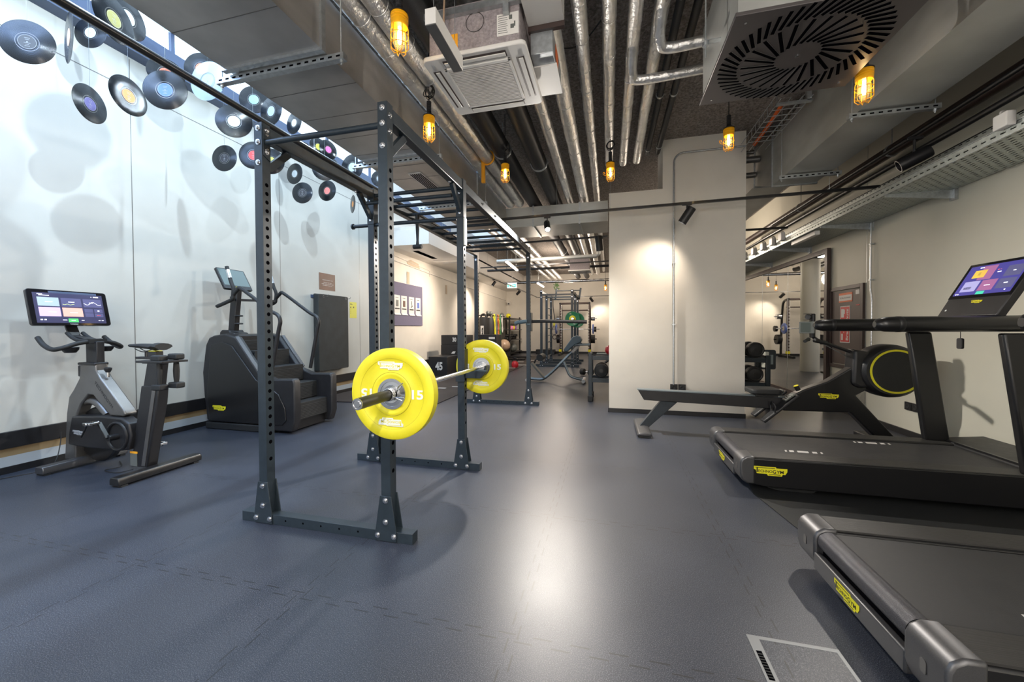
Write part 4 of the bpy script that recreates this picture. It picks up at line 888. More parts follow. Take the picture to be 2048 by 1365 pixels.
# ================================================================== EXERCISE BIKE
t = thing('exercise_bike', 'grey-framed stationary bike facing the wall with a wide lit display', 'exercise bike', (-4.15, 2.38, 0)); bike = t; yc = 2.38
def foot(x, y0, y1, mt): return MB().prism([(x - .050, 0.014), (x + .050, 0.014), (x + .053, .05), (x + .040, .074), (x - .040, .074), (x - .053, .05)], 'y', y0, y1).build('floor_bar', mt, t, .006)
foot(-4.60, 2.10, 2.68, 'capgrey'); foot(-3.69, 2.08, 2.70, 'satin')
MB().box(-4.65, -4.55, 2.11, 2.15, 0, .014).box(-4.65, -4.55, 2.62, 2.66, 0, .014).box(-3.74, -3.64, 2.1, 2.14, 0, .014).box(-3.74, -3.64, 2.63, 2.67, 0, .014).build('rubber_foot', 'rubberblack', t)
P_ = [(-4.53, .925), (-4.335, .925), (-4.335, .862), (-4.285, .80), (-4.005, .53), (-3.985, .495), (-4.015, .475), (-4.17, .475), (-4.375, .645), (-4.435, .648), (-4.53, .56), (-4.585, .47), (-4.625, .05), (-4.76, .05), (-4.72, .47), (-4.685, .62), (-4.62, .69), (-4.545, .79), (-4.53, .86)]
MB().prism(P_, 'y', yc - .045, yc + .045).build('main_frame', 'gunmetal', t, .012, 3)
MB().tube(bez([(-4.57, yc + .005, .565), (-4.48, yc, .585), (-4.38, yc, .56), (-4.27, yc, .47)]), .032, 16).build('guard_tube', 'gunmetal', t)
MB().prism([(-4.60, .455), (-4.24, .475), (-3.99, .47), (-3.90, .43), (-3.875, .33), (-3.91, .205), (-4.0, .19), (-4.40, .185), (-4.655, .20), (-4.64, .3)], 'y', yc - .075, yc + .02).build('drive_cover', 'black', t, .014, 3)
MB().lathe([(.001, -.03), (.235, -.03), (.245, -.02), (.245, .02), (.235, .03), (.001, .03)], (-4.44, yc + .045, .28), (0, 1, 0), 56).build('flywheel', 'satin', t)
MB().torus((-4.03, yc - .078, .315), (0, 1, 0), .115, .012, 48, 8).build('cover_ring', 'black', t)
MB().prism([(-3.805, .745), (-3.605, .75), (-3.625, .60), (-3.755, .06), (-3.945, .05)], 'y', yc - .04, yc + .04).build('seat_post_housing', 'black', t, .008)
MB().prism([(-3.67, .74), (-3.630, .745), (-3.775, .07), (-3.815, .07)], 'y', yc - .0435, yc - .0395).build('side_strip', 'gunmetal', t)
MB().box(-3.945, -3.865, yc - .042, yc - .039, .06, .175, Matrix.Identity(4)).build('info_label', 'greyplastic', t); MB().box(-3.945, -3.86, yc - .043, yc - .040, .168, .185).build('orange_stripe', 'orange', t)
MB().prism([(-3.745, .945), (-3.59, .945), (-3.625, .74), (-3.795, .74)], 'y', yc - .03, yc + .03).build('seat_post', 'black', t, .004)
MB().box(-3.885, -3.575, yc - .03, yc + .03, .968, .988).box(-3.82, -3.58, yc - .022, yc + .022, .93, .94).build('seat_slide', 'black', t, .003)
MB().cyl((-3.79, yc, .985), (-3.79, yc, 1.04), .016, n=16).tube(bez([(-3.90, yc - .02, 1.055), (-3.80, yc - .02, 1.03), (-3.66, yc - .03, 1.06)]), .004, 8).tube(bez([(-3.90, yc + .02, 1.055), (-3.80, yc + .02, 1.03), (-3.66, yc + .03, 1.06)]), .004, 8).build('saddle_clamp', 'satin', t)
b = MB(); sec = []
for k in range(13):
    s = k / 12; x = -3.985 + .385 * s; wd = .018 + .050 * max(0, (s - .35) / .65) ** 1.1 + .006 * sin(pi * s); zt = 1.093 + .006 * sin(pi * s) + (.010 if s > .8 else 0); dp = .026 + .050 * s * (1 - .35 * s)
    for j in range(12): a = 2 * pi * j / 12; sec.append((x, yc + wd * cos(a) * (1 if sin(a) > -.2 else .8), zt - dp / 2 + dp / 2 * sin(a)))
b.add(sec, [(i * 12 + j, i * 12 + (j + 1) % 12, (i + 1) * 12 + (j + 1) % 12, (i + 1) * 12 + j) for i in range(12) for j in range(12)] + [list(range(12)), [144 + j for j in range(12)][::-1]]); b.build('saddle', 'rubberblack', t)
MB().box(-3.74, -3.65, yc - .03, yc + .03, .985, 1.035).build('adjust_block', 'black', t, .003); MB().box(-3.735, -3.655, yc - .026, yc + .026, 1.035, 1.040).build('adjust_tab', 'logoyellow', t)
MB().box(-3.62, -3.335, yc - .19, yc - .0, .955, .972).build('dumbbell_bracket', 'black', t, .003)
MB().box(-4.485, -4.345, yc - .028, yc + .028, .90, 1.115).build('handlebar_post', 'black', t, .006)
MB().box(-4.555, -4.335, yc - .05, yc + .05, .905, .93).box(-4.60, -4.545, yc - .025, yc + .025, .80, .90).build('post_clamp', 'black', t, .008)
MB().cyl((-4.262, yc, .80), (-4.262, yc, .85), .012, n=16).build('knob_stem', 'chrome', t); MB().lathe([(.001, .84), (.016, .845), (.026, .868), (.026, .882), (.015, .888), (.001, .888)], (-4.262, yc, 0), (0, 0, 1), 20).build('resistance_knob', 'black', t)
hb = MB()
for s in (-1, 1):
    hb.tube(bez([(-4.40, yc + s * .02, 1.12), (-4.41, yc + s * .12, 1.100), (-4.44, yc + s * .195, 1.066), (-4.51, yc + s * .225, 1.054), (-4.61, yc + s * .228, 1.090), (-4.70, yc + s * .22, 1.152)]), .0185, 16)
    hb.tube(bez([(-4.42, yc + s * .045, 1.125), (-4.52, yc + s * .055, 1.125), (-4.60, yc + s * .055, 1.15), (-4.67, yc + s * .052, 1.19)]), .0155, 16)
hb.box(-4.47, -4.37, yc - .06, yc + .06, 1.10, 1.135); hb.build('handlebar', 'rubberblack', t)
for s in (-1, 1): MB().lathe([(.001, -.045), (.035, -.045), (.052, -.02), (.055, 0), (.048, .002), (.03, -.03), (.001, -.035)], (-4.50, yc + s * .12, 1.065), (0, 0, 1), 24).build('bottle_holder', 'black', t)
MB().bar((-4.47, yc, 1.13), (-4.68, yc, 1.16), .075, .02).bar((-4.67, yc, 1.15), (-4.74, yc, 1.28), .08, .018).build('display_arm', 'black', t, .004)
# display: faces the rider (+x), leaning back
scx0, scx1, sy0, sy1, sz0, sz1 = -4.640, -4.715, 2.10, 2.625, 1.258, 1.568
def quadm(o, r, u): return frame_m(o, r, u)
so = Vector(((scx0 + scx1) / 2, (sy0 + sy1) / 2, (sz0 + sz1) / 2)); su = Vector((scx1 - scx0, 0, sz1 - sz0)).normalized(); Ts = frame_m(so, (0, 1, 0), su); W_, H_ = sy1 - sy0, .32
MB().prism(rrect(-W_ / 2, W_ / 2, -H_ / 2, H_ / 2, .022), 'z', -.03, 0, Ts).build('display_case', 'screenblack', t, .003)
def em(n, c, s): return mat(n, c, .3, emis=c, estr=s)
U = {'ui_dark': em('ui_dark', (.03, .03, .07), .9), 'ui_panel': em('ui_panel', (.07, .07, .15), .9), 'ui_violet': em('ui_violet', (.50, .34, .72), .95), 'ui_peach': em('ui_peach', (.70, .33, .27), .9), 'ui_green': em('ui_green', (.08, .75, .12), 1.0), 'ui_white': em('ui_white', (.9, .9, 1), 1.0), 'ui_photo': em('ui_photo', (.30, .38, .42), .8), 'ui_olive': em('ui_olive', (.55, .62, .25), .8), 'ui_blue': em('ui_blue', (.045, .04, .20), .9), 'ui_amber': em('ui_amber', (.60, .40, .06), .8), 'ui_rose': em('ui_rose', (.26, .10, .22), .8), 'ui_lilac': em('ui_lilac', (.30, .29, .52), .8), 'ui_teal': em('ui_teal', (.05, .45, .30), .9), 'ui_red': em('ui_red', (.8, .1, .1), .9)}
def ui(parent, T, W, H, items, base='ui_dark', off=.0008):
    MB().box(-W / 2, W / 2, -H / 2, H / 2, 0, off, T).build('screen', U[base], parent, smooth=False)
    g = {}
    for mt, x0, x1, y0, y1 in items: g.setdefault(mt, MB()).box((x0 - .5) * W, (x1 - .5) * W, (.5 - y1) * H, (.5 - y0) * H, off, off * (1.6 if mt != 'ui_white' and mt != 'ui_olive' else 2.4), T)
    for mt, b in g.items(): b.build('screen_tile', U[mt], parent, smooth=False)
it = [('ui_panel', .37, .66, .15, .44), ('ui_panel', .69, .97, .15, .44), ('ui_photo', .05, .34, .15, .44), ('ui_violet', .05, .34, .48, .78), ('ui_peach', .37, .66, .48, .78), ('ui_panel', .69, .82, .50, .63), ('ui_panel', .84, .97, .50, .63), ('ui_panel', .69, .82, .65, .78), ('ui_panel', .84, .97, .65, .78), ('ui_green', .43, .57, .85, .97), ('ui_white', .06, .13, .04, .06), ('ui_white', .08, .22, .08, .095), ('ui_white', .86, .94, .05, .09), ('ui_white', .82, .835, .06, .08), ('ui_white', .15, .25, .29, .31), ('ui_white', .47, .56, .27, .29), ('ui_white', .47, .58, .64, .655), ('ui_white', .18, .28, .63, .645), ('ui_white', .78, .84, .27, .29), ('ui_white', .47, .53, .90, .915), ('ui_white', .05, .08, .88, .91), ('ui_white', .10, .13, .88, .91), ('ui_white', .88, .91, .89, .91), ('ui_white', .93, .96, .89, .91), ('ui_white', .35, .41, .89, .91), ('ui_white', .62, .66, .89, .91), ('ui_red', .87, .93, .71, .73), ('ui_white', .89, .92, .54, .58)]
for k in range(14): it.append(('ui_olive', .385 + k * .012, .397 + k * .012, .36 + .012 * sin(k * .9), .372 + .012 * sin(k * .9)))
for k in range(22): it.append(('ui_white', .695 + k * .0122, .708 + k * .0122, .30 + .05 * sin(k * .42), .312 + .05 * sin(k * .42)))
T2 = Ts @ Matrix.Translation((0, -.004, .0005)); ui(t, T2, W_ * .87, H_ * .84, it)
MB().box(-.13, .19, .10 * 1.30, .10 * 1.30 + .018, .0005, .0012, Ts).build('sponsor_strip', 'darksteel', t)
logo(t, Ts @ Vector((0, -.149, .001)), (0, 1, 0), su, .055, 'greyemblem', 'ink', .22, .001)
logo(t, (-4.515, yc - .076, .315), (1, 0, 0), (0, 0, 1), .125, 'greyemblem', 'ink', .32, .002)
put_text('TECHNOGYM', (-4.24, yc - .0462, .655), (.70, 0, -.71), (.71, 0, .70), .026, 'black', t, w=.30, bold=.0)
MB().cyl((-4.03, yc - .14, .315), (-4.03, yc + .12, .315), .026, n=20).build('crank_axle', 'black', t)
for s, ang in ((-1, 2.25), (1, 2.25 + pi)):
    p0 = Vector((-4.03, yc + s * .12 - (.02 if s < 0 else 0), .315)); p1 = p0 + Vector((.165 * cos(ang), 0, .165 * sin(ang)))
    MB().bar(p0, p1, .018, .032, (0, 1, 0)).build('crank_arm', 'satin', t, .004)
    b = MB().cyl(p1, p1 + Vector((0, s * .09, 0)), .014, n=14).box(p1.x - .042, p1.x + .042, min(p1.y + s * .012, p1.y + s * .085), max(p1.y + s * .012, p1.y + s * .085), p1.z - .010, p1.z + .012); b.build('pedal', 'chrome', t, .004)
    b = MB()
    for dx in (-.025, 0, .025): b.cyl((p1.x + dx, p1.y + s * .05, p1.z - .018), (p1.x + dx, p1.y + s * .05, p1.z + .018), .008, n=10)
    b.build('pedal_pin', 'satin', t)
    MB().tube(bez([(p1.x - .045, p1.y + s * .045, p1.z + .01), (p1.x - .08, p1.y + s * .045, p1.z - .05), (p1.x - .12, p1.y + s * .05, p1.z - .12)]), .006, 8).build('toe_strap', 'satin', t)
def dumb(x, y, z, label):
    q = thing('dumbbell', label, 'dumbbell', (x, y, z))
    for zz in (z + .115, z - .115): MB().box(x - .050, x + .050, y - .034, y + .034, zz - .024, zz + .024).build('end_weight', 'rubberblack', q, .012, 3)
    MB().lathe([(.015, -.095), (.020, -.05), (.022, 0), (.019, .05), (.015, .095)], (x, y, z), (0, 0, 1), 18).build('grip', 'rubberblack', q)
dumb(-3.44, yc - .14, .875, 'small black dumbbell hanging behind the bike saddle, nearer one'); dumb(-3.385, yc - .055, .885, 'small black dumbbell hanging behind the bike saddle, rearmost one')
t = thing('power_cable', 'thin black cable trailing on the floor around the bike', 'cable', (-4.5, 1.9, 0))
MB().tube(bez([(-4.93, 2.40, .28), (-4.90, 2.38, .18), (-4.80, 2.30, .05), (-4.72, 2.20, .006), (-4.80, 2.0, .004), (-4.86, 1.7, .004), (-4.80, 1.4, .004)]), .004, 8).tube(bez([(-4.35, 2.5, .01), (-4.2, 2.42, .004), (-4.22, 2.32, .004), (-4.05, 2.30, .004), (-3.95, 2.36, .02)]), .004, 8).build('cable', 'cable', t)
t = thing('wall_socket', 'black socket on the dark wall rail behind the bike', 'socket', (XL + .03, 2.52, .29)); MB().box(XL + .03, XL + .055, 2.46, 2.58, .235, .335).build('socket_plate', 'satin', t, .004); MB().torus((XL + .057, 2.535, .287), (1, 0, 0), .03, .006, 24, 6).build('socket_well', 'rubberblack', t)

# ================================================================== STAIR CLIMBER
t = thing('stair_climber', 'bulky black stair machine with open steps, handrails and a tilted display by the records wall', 'stair climber', (-4.1, 3.93, 0))
ya, yb = 3.62, 4.33
side = [(-4.79, .10), (-4.83, .40), (-4.85, .69), (-4.79, 1.03), (-4.74, 1.115), (-4.66, 1.145), (-4.50, 1.165), (-4.33, 1.125), (-3.99, .70), (-3.80, .635), (-3.51, .645), (-3.485, .60), (-3.485, .16), (-3.53, .03), (-3.82, .03), (-3.84, .10)]
for y0, y1 in ((ya, ya + .10), (yb - .10, yb)):
    MB().prism([(x, z) for x, z in side], 'y', y0, y1).build('side_shell', 'black', t, .02, 3)
MB().prism([(-4.79, .10), (-4.85, .69), (-4.74, 1.11), (-4.50, 1.16), (-4.42, 1.14), (-4.42, .10)], 'y', ya + .09, yb - .09).build('drive_housing', 'black', t, .01)
# smooth raised inner panel on the near side
MB().prism([(-4.70, 1.03), (-4.52, 1.07), (-4.37, 1.02), (-4.02, .62), (-3.84, .55), (-3.70, .46), (-3.61, .30), (-3.60, .16), (-3.66, .10), (-4.74, .10), (-4.76, .5)], 'y', ya - .012, ya + .005).build('cover_panel', 'satin', t, .008, 3)
MB().box(-4.81, -3.80, ya - .004, yb + .004, .0, .085).build('base_skirt', 'rubberblack', t, .014)
for k in range(5):
    x0, z1 = (-3.56, -3.72, -3.93, -4.15, -4.36)[k], (.335, .545, .755, .955, 1.08)[k]
    b = MB().box(x0 - .26, x0, ya + .10, yb - .10, z1 - .03, z1).box(x0 - .018, x0, ya + .10, yb - .10, z1 - .20, z1 - .03)
    for i in range(9): b.box(x0 - .002, x0 + .002, ya + .11, yb - .11, z1 - .19 + i * .018, z1 - .183 + i * .018)
    b.build('step', 'rubberblack', t, .004)
MB().box(-4.2, -3.6, ya + .10, yb - .10, .02, .30).build('inner_guard', 'satin', t)
logo(t, (-4.575, ya - .0125, .265), (1, 0, 0), (0, 0, 1), .20)
for y in (ya + .02, yb - .02): MB().bar((-4.33, y, 1.13), (-4.0, y, .715), .05, .02).build('slope_trim', 'capgrey', t, .004)
yc = 3.93
MB().bar((-4.73, yc, 1.14), (-4.66, yc, 1.75), .075, .10, (1, 0, 0)).build('display_column', 'black', t, .012); MB().prism([(-4.84, 1.10), (-4.58, 1.13), (-4.60, 1.175), (-4.66, 1.18), (-4.68, 1.21), (-4.80, 1.21), (-4.83, 1.18)], 'y', yc - .10, yc + .10).build('column_foot', 'black', t, .012)
for z in (1.29, 1.39): MB().torus((-4.60, yc - .03, z), (0, 0, 1), .038, .010, 24, 8).bar((-4.67, yc - .03, z), (-4.63, yc - .03, z), .02, .02).build('bottle_ring', 'black', t)
so = Vector((-4.69, yc, 1.865)); su = Vector((-.155, 0, .27)).normalized(); Ts = frame_m(so, (0, 1, 0), su)
MB().prism(rrect(-.19, .19, -.155, .155, .014), 'z', -.035, 0, Ts).build('display_case', 'black', t, .004)
MB().box(-.175, .175, -.10, .143, 0, .001, Ts).build('display_glass', mat('reflecting_display', (.05, .08, .09), .06, emis=(.35, .5, .5), estr=.25), t)
logo(t, Ts @ Vector((0, -.127, .001)), (0, 1, 0), su, .075, th=.001)
for y, ln in ((ya + .05, 1), (yb - .05, 0)):
    dz = 0
    MB().tube(bez([(-4.31, y, 1.72), (-4.20, y, 1.655), (-3.87, y, 1.44), (-3.76, y, 1.385), (-3.72, y, 1.31), (-3.75, y, 1.18), (-3.86, y, .70)], 5), .0215, 14).build('handrail', 'black', t)
    MB().tube(bez([(-4.31, y, 1.72), (-4.40, y, 1.64), (-4.42, y, 1.585), (-4.52, y, 1.545), (-4.66, y, 1.50)], 6), .022, 14).build('hand_grip', 'rubberblack', t)
    MB().tube(bez([(-4.42, y, 1.585), (-4.40, y, 1.70), (-4.44, y, 1.80), (-4.50, y, 1.98)], 6), .021, 14).build('hand_grip', 'rubberblack', t)
    MB().tube([(-4.452, y, 1.84), (-4.487, y, 1.94)], .0225, 14).build('heart_rate_sensor', 'chrome', t)
    MB().bar((-4.42, y, 1.60), (-4.67, yc + (.05 if y > yc else -.05), 1.60), .05, .03).build('rail_bracket', 'black', t, .004)

# ================================================================== TREADMILLS
def treadmill(dy, label):
    t = thing('treadmill', label, 'treadmill', (2.0, 3.6 + dy, 0))
    y0, y1 = 3.15 + dy, 4.05 + dy
    sidep = [(1.03, .055), (1.02, .25), (2.9, .262), (3.05, .24), (3.08, .10), (3.06, .05)]
    for a, c in ((y0, y0 + .165), (y1 - .165, y1)):
        MB().prism([(1.00, .062), (1.00, .243), (1.02, .250), (2.72, .256), (2.85, .262), (3.10, .262), (3.12, .10), (3.06, .045), (1.12, .045)], 'y', a, c).build('side_frame', 'satin', t, .008)
        MB().box(1.03, 2.72, a + .012, c - .012, .2505, .2585).build('foot_rail', 'siderail', t)
    MB().box(1.01, 2.74, y0 + .172, y1 - .172, .20, .246).build('running_belt', 'belt', t, .004)
    MB().cyl((1.0, y0 + .175, .205), (1.0, y1 - .175, .205), .047, n=36).build('rear_roller', 'roller', t)
    MB().box(1.1, 3.0, y0 + .05, y1 - .05, .08, .20).build('belt_bed', 'hole', t)
    # rear end cap with its slot for the roller
    cap = [(.035, .062), (.0, .085), (-.012, .13), (-.012, .215), (.0, .243), (.03, .262), (.085, .264), (.085, .062)]
    for a, c in ((y0 - .004, y0 + .168), (y1 - .168, y1 + .004)):
        MB().prism([(.955 + x, z) for x, z in cap], 'y', a, c).build('end_cap', 'capgrey', t, .012, 3)
        MB().prism(rrect(-.012, .012, -.022, .022, .008), 'z', 0, .0015, frame_m((.9425, (a + c) / 2, .165), (0, -1, 0), (0, 0, 1))).build('cap_slot', 'gunmetal', t)
    MB().box(.944, .975, y0 + .16, y1 - .16, .068, .148).build('end_plate', 'capgrey', t, .008, 3)
    MB().box(.978, .995, y0 + .17, y1 - .17, .10, .17).build('roller_gap', 'hole', t)
    for a in (y0 + .06, y1 - .14): MB().prism([(1.15, .045), (1.15, .02), (1.25, .0), (1.42, .0), (1.5, .045)], 'y', a, a + .08).build('support_foot', 'rubberblack', t)
    MB().box(2.7, 2.95, y0 + .05, y1 - .05, 0, .06).build('support_foot', 'rubberblack', t)
    for xm in (1.33, 1.99):
        b = MB(); q = 0
        for (dx, w_) in ((0, .014), (.030, .032), (.085, .075), (.185, .032), (.240, .014)):
            xx = xm + dx; yy = y0 + .245 if xm < 1.5 else y1 - .26
            b.add([(xx, yy, .2465), (xx + w_, yy, .2465), (xx + w_ + .012, yy + .045, .2465), (xx + .012, yy + .045, .2465)], [(0, 1, 2, 3)])
        b.build('belt_marking', 'floormark', t, smooth=False)
    # motor hood
    MB().prism([(2.72, .25), (2.735, .272), (3.02, .300), (3.12, .26), (3.12, .10), (2.72, .10)], 'y', y0 + .005, y1 - .005).build('motor_hood', 'black', t, .010, 3)
    MB().box(2.725, 2.745, y0 + .16, y1 - .16, .256, .274).build('hood_trim', 'satin', t)
    for y in (y0 + .045, y1 - .045):
        a = MB().add([(2.595, y - .028, .25), (2.765, y - .028, .25), (2.765, y + .028, .25), (2.595, y + .028, .25), (2.465, y - .026, 1.17), (2.630, y - .026, 1.17), (2.630, y + .026, 1.17), (2.465, y + .026, 1.17)], [(0, 3, 2, 1), (4, 5, 6, 7), (0, 1, 5, 4), (1, 2, 6, 5), (2, 3, 7, 6), (3, 0, 4, 7)])
        a.build('upright', 'satin', t, .016, 3)
        pts = [(1.785, .020), (1.80, .038), (1.84, .0505), (1.90, .053), (2.68, .053), (2.70, .04)]
        b = MB().tube([(x, y, 1.232) for x, r in pts], [r for x, r in pts], 28)
        b.build('handrail', 'satin', t)
        MB().lathe([(.053, 0), (.0545, .002), (.0545, .03), (.053, .032)], (1.905, y, 1.232), (1, 0, 0), 28, caps=False).build('handrail_ring', 'black', t)
    MB().prism([(2.38, 1.19), (2.40, 1.255), (2.46, 1.285), (2.66, 1.285), (2.72, 1.25), (2.70, 1.18)], 'y', y0 + .03, y1 - .03).build('crossbar', 'satin', t, .014, 3)
    so = Vector((2.68, y0 + .45, 1.50)); su = Vector((.218, 0, .403)).normalized(); Ts = frame_m(so, (0, -1, 0), su)
    MB().prism([(-.245, -.235), (.245, -.235), (.255, .20), (.235, .228), (-.235, .228), (-.255, .20)], 'z', -.05, 0, Ts).build('console', 'black', t, .006)
    T2 = Ts @ Matrix.Translation((0, .075, .0006))
    MB().box(-.25, .25, -.155, .150, -.0005, .0006, T2).build('console_glass', 'screenblack', t)
    it = [('ui_amber', .14, .36, .16, .42), ('ui_rose', .26, .50, .04, .50), ('ui_lilac', .08, .36, .53, .88), ('ui_rose', .40, .66, .53, .88), ('ui_panel', .70, .97, .14, .48), ('ui_panel', .70, .97, .55, .86), ('ui_teal', .42, .56, .90, 1.0), ('ui_white', .19, .26, .06, .09), ('ui_dark', .22, .27, .22, .34), ('ui_dark', .12, .26, .72, .80), ('ui_white', .56, .62, .28, .31), ('ui_white', .48, .58, .70, .72), ('ui_white', .82, .86, .30, .33), ('ui_white', .80, .86, .68, .71), ('ui_white', .04, .06, .94, .97), ('ui_white', .08, .10, .94, .97), ('ui_white', .88, .90, .90, .93), ('ui_red', .54, .56, .20, .23), ('ui_rose', .58, .60, .20, .23)]
    ui(t, T2, .45, .255, it, 'ui_blue')
    logo(t, Ts @ Vector((.02, -.115, .001)), (0, -1, 0), su, .085, th=.0015)
    MB().lathe([(.001, 0), (.008, 0), (.008, .001), (.001, .001)], Ts @ Vector((-.20, -.18, 0)), Ts.to_3x3() @ Vector((0, 0, 1)), 12).build('maker_dot', 'lettering', t)
    MB().tube([(2.40, y0 + .24, 1.20), (2.40, y0 + .24, 1.13)], .002, 6).build('safety_cord', 'cable', t)
    MB().prism(rrect(-.022, .022, -.038, .038, .012), 'z', -.008, .008, frame_m((2.40, y0 + .24, 1.095), (0, -1, 0), (0, 0, 1))).build('safety_tag', 'black', t, .003)
    logo(t, (1.14, y0 - .001, .165), (1, 0, 0), (0, 0, 1), .215)
    logo(t, (.9435, (y0 + y1) / 2 + .03, .108), (0, -1, 0), (0, 0, 1), .17, th=.001)
    return t
treadmill(0, 'black treadmill with a lit purple display, between the rower and the nearest treadmill')
treadmill(-1.79, 'black treadmill cut by the lower edge of the picture, in front of the other treadmill')
t = thing('floor_mat', 'thin black mat under the two treadmills', 'mat', (2, 3, 0)); P_ = [(1.10, 1.2), (1.10, 2.62), (1.02, 3.12), (1.10, 3.6), (1.25, 4.15), (3.18, 4.15), (3.18, 1.2)]
MB().prism(P_, 'z', .001, .006).build('mat_sheet', 'rubberblack', t)

# ================================================================== ROWER
t = thing('rowing_machine', 'black rowing machine with a yellow-ringed flywheel housing and long seat rail before the pillar', 'rowing machine', (1.7, 4.78, 0)); yc = 4.78
MB().prism([(.327, .49), (.40, .365), (1.9, .318), (1.9, .455)], 'y', yc - .045, yc + .045).build('seat_rail', 'black', t, .006)
MB().prism([(.325, .480), (.325, .494), (1.9, .461), (1.9, .447)], 'y', yc - .050, yc + .050).build('rail_top', 'tube', t, .003)
MB().prism([(.343, .04), (.452, .04), (.765, .35), (.585, .36)], 'y', yc - .035, yc + .035).build('rear_leg', 'rack', t, .005)
MB().prism([(.30, .02), (.46, .02), (.45, .055), (.40, .065), (.32, .05)], 'y', yc - .36, yc + .36).build('rear_foot', 'capgrey', t, .012, 3); MB().box(.32, .44, yc - .35, yc - .29, 0, .02).box(.32, .44, yc + .29, yc + .35, 0, .02).build('rubber_foot', 'rubberblack', t)
# body
MB().prism([(1.83, .31), (1.84, .345), (1.90, .47), (2.02, .545), (2.24, .64), (2.46, .80), (2.46, .985), (2.56, .965), (2.70, .90), (2.70, .60), (2.58, .56), (2.49, .50), (2.84, .075), (2.66, .075), (2.455, .31), (2.43, .322), (2.35, .318)], 'y', yc - .055, yc + .055).build('main_body', 'satin', t, .012, 3)
MB().prism([(2.455, .985), (2.56, .965), (2.70, .93), (2.68, .60), (2.50, .58), (2.44, .62)], 'y', yc - .09, yc + .09).build('neck_shell', 'black', t, .03, 4)
MB().lathe([(.001, -.125), (.235, -.125), (.262, -.10), (.272, -.05), (.272, .05), (.262, .10), (.235, .125), (.001, .125)], (2.775, yc, .765), (0, 1, 0), 64).build('flywheel_housing', 'black', t)
MB().lathe([(.203, -.004), (.222, -.004), (.222, .002), (.203, .002)], (2.79, yc - .125, .765), (0, 1, 0), 72, close=True).build('yellow_ring', 'logoyellow', t)
MB().lathe([(.001, -.003), (.202, -.003), (.202, .002), (.001, .002)], (2.79, yc - .125, .765), (0, 1, 0), 64).build('mesh_grille', 'rubberblack', t)
MB().box(2.66, 2.86, yc - .32, yc + .32, 0.0, .055).build('front_foot', 'black', t, .012)
logo(t, (2.245, yc - .0555, .485), (1, 0, 0), (0, 0, 1), .185)
# seat
MB().prism(rrect(1.50, 1.80, yc - .145, yc + .145, .055), 'z', .488, .545).build('seat', 'rubberblack', t, .018, 3); MB().box(1.56, 1.78, yc - .06, yc + .06, .455, .49).build('seat_carriage', 'black', t, .004); MB().box(1.515, 1.545, yc - .10, yc + .10, .505, .53).build('seat_tail', 'greyplastic', t, .006)
for s in (-1, 1):
    y = yc + s * .14
    MB().bar((1.60, y, .205), (1.92, y, .50), .11, .030).build('foot_plate', 'black', t, .010, 3); MB().bar((1.615, y, .228), (1.72, y, .325), .09, .022).build('heel_cup', 'rubberblack', t, .004)
    b = MB().bar((1.80, y - s * .0, .44), (1.89, y, .51), .085, .012)
    for k in range(4): b.bar((1.815 + k * .02, y - .04, .462 + k * .016), (1.815 + k * .02, y + .04, .462 + k * .016), .004, .006)
    b.build('toe_pad', 'greyplastic', t); MB().tube(bez([(1.70, y - .05, .31), (1.70, y - .06, .38), (1.69, y, .42), (1.70, y + .06, .38), (1.70, y + .05, .31)]), .008, 8).build('foot_strap', 'black', t)
MB().cyl((1.965, yc - .062, .540), (1.945, yc - .062, .585), .024, n=24).build('resistance_dial', 'satin', t); MB().cyl((1.945, yc - .062, .585), (1.943, yc - .062, .590), .0235, n=24).build('dial_top', 'logoyellow', t)
MB().tube(bez([(2.46, yc, .955), (2.30, yc, 1.02), (2.17, yc, 1.075), (2.125, yc, 1.12), (2.12, yc, 1.20), (2.12, yc, 1.32)]), .017, 14).build('display_arm', 'black', t)
MB().box(2.10, 2.135, yc - .035, yc + .035, 1.10, 1.36).build('arm_cover', 'black', t, .012, 3)
so = Vector((2.055, yc - .02, 1.212)); Ts = frame_m(so, (.80, -.60, 0), (0, 0, 1))
MB().prism(rrect(-.068, .068, -.065, .065, .01), 'z', -.025, 0, Ts).build('display_case', 'greyplastic', t, .004); MB().box(-.052, .035, -.052, .052, 0, .001, Ts).build('display_glass', mat('dull_display', (.06, .075, .065), .4), t)
MB().cyl((2.06, yc - .03, 1.325), (2.085, yc - .01, 1.325), .028, n=20).box(2.03, 2.10, yc - .035, yc + .0, 1.355, 1.36).box(2.03, 2.10, yc - .035, yc + .0, 1.29, 1.295).build('phone_holder', 'black', t)
MB().tube([(1.955, yc - .22, 1.07), (2.03, yc - .12, 1.09)], [.016, .018], 14).tube([(2.03, yc - .12, 1.09), (2.10, yc + .02, 1.08), (2.13, yc + .10, 1.07)], .010, 12).tube([(2.11, yc - .06, 1.075), (2.24, yc - .02, 1.045)], .021, 14).build('pull_handle', 'rubberblack', t)
MB().tube([(2.18, yc - .03, 1.05), (2.44, yc, .90)], .003, 6).build('pull_cord', 'tube', t)

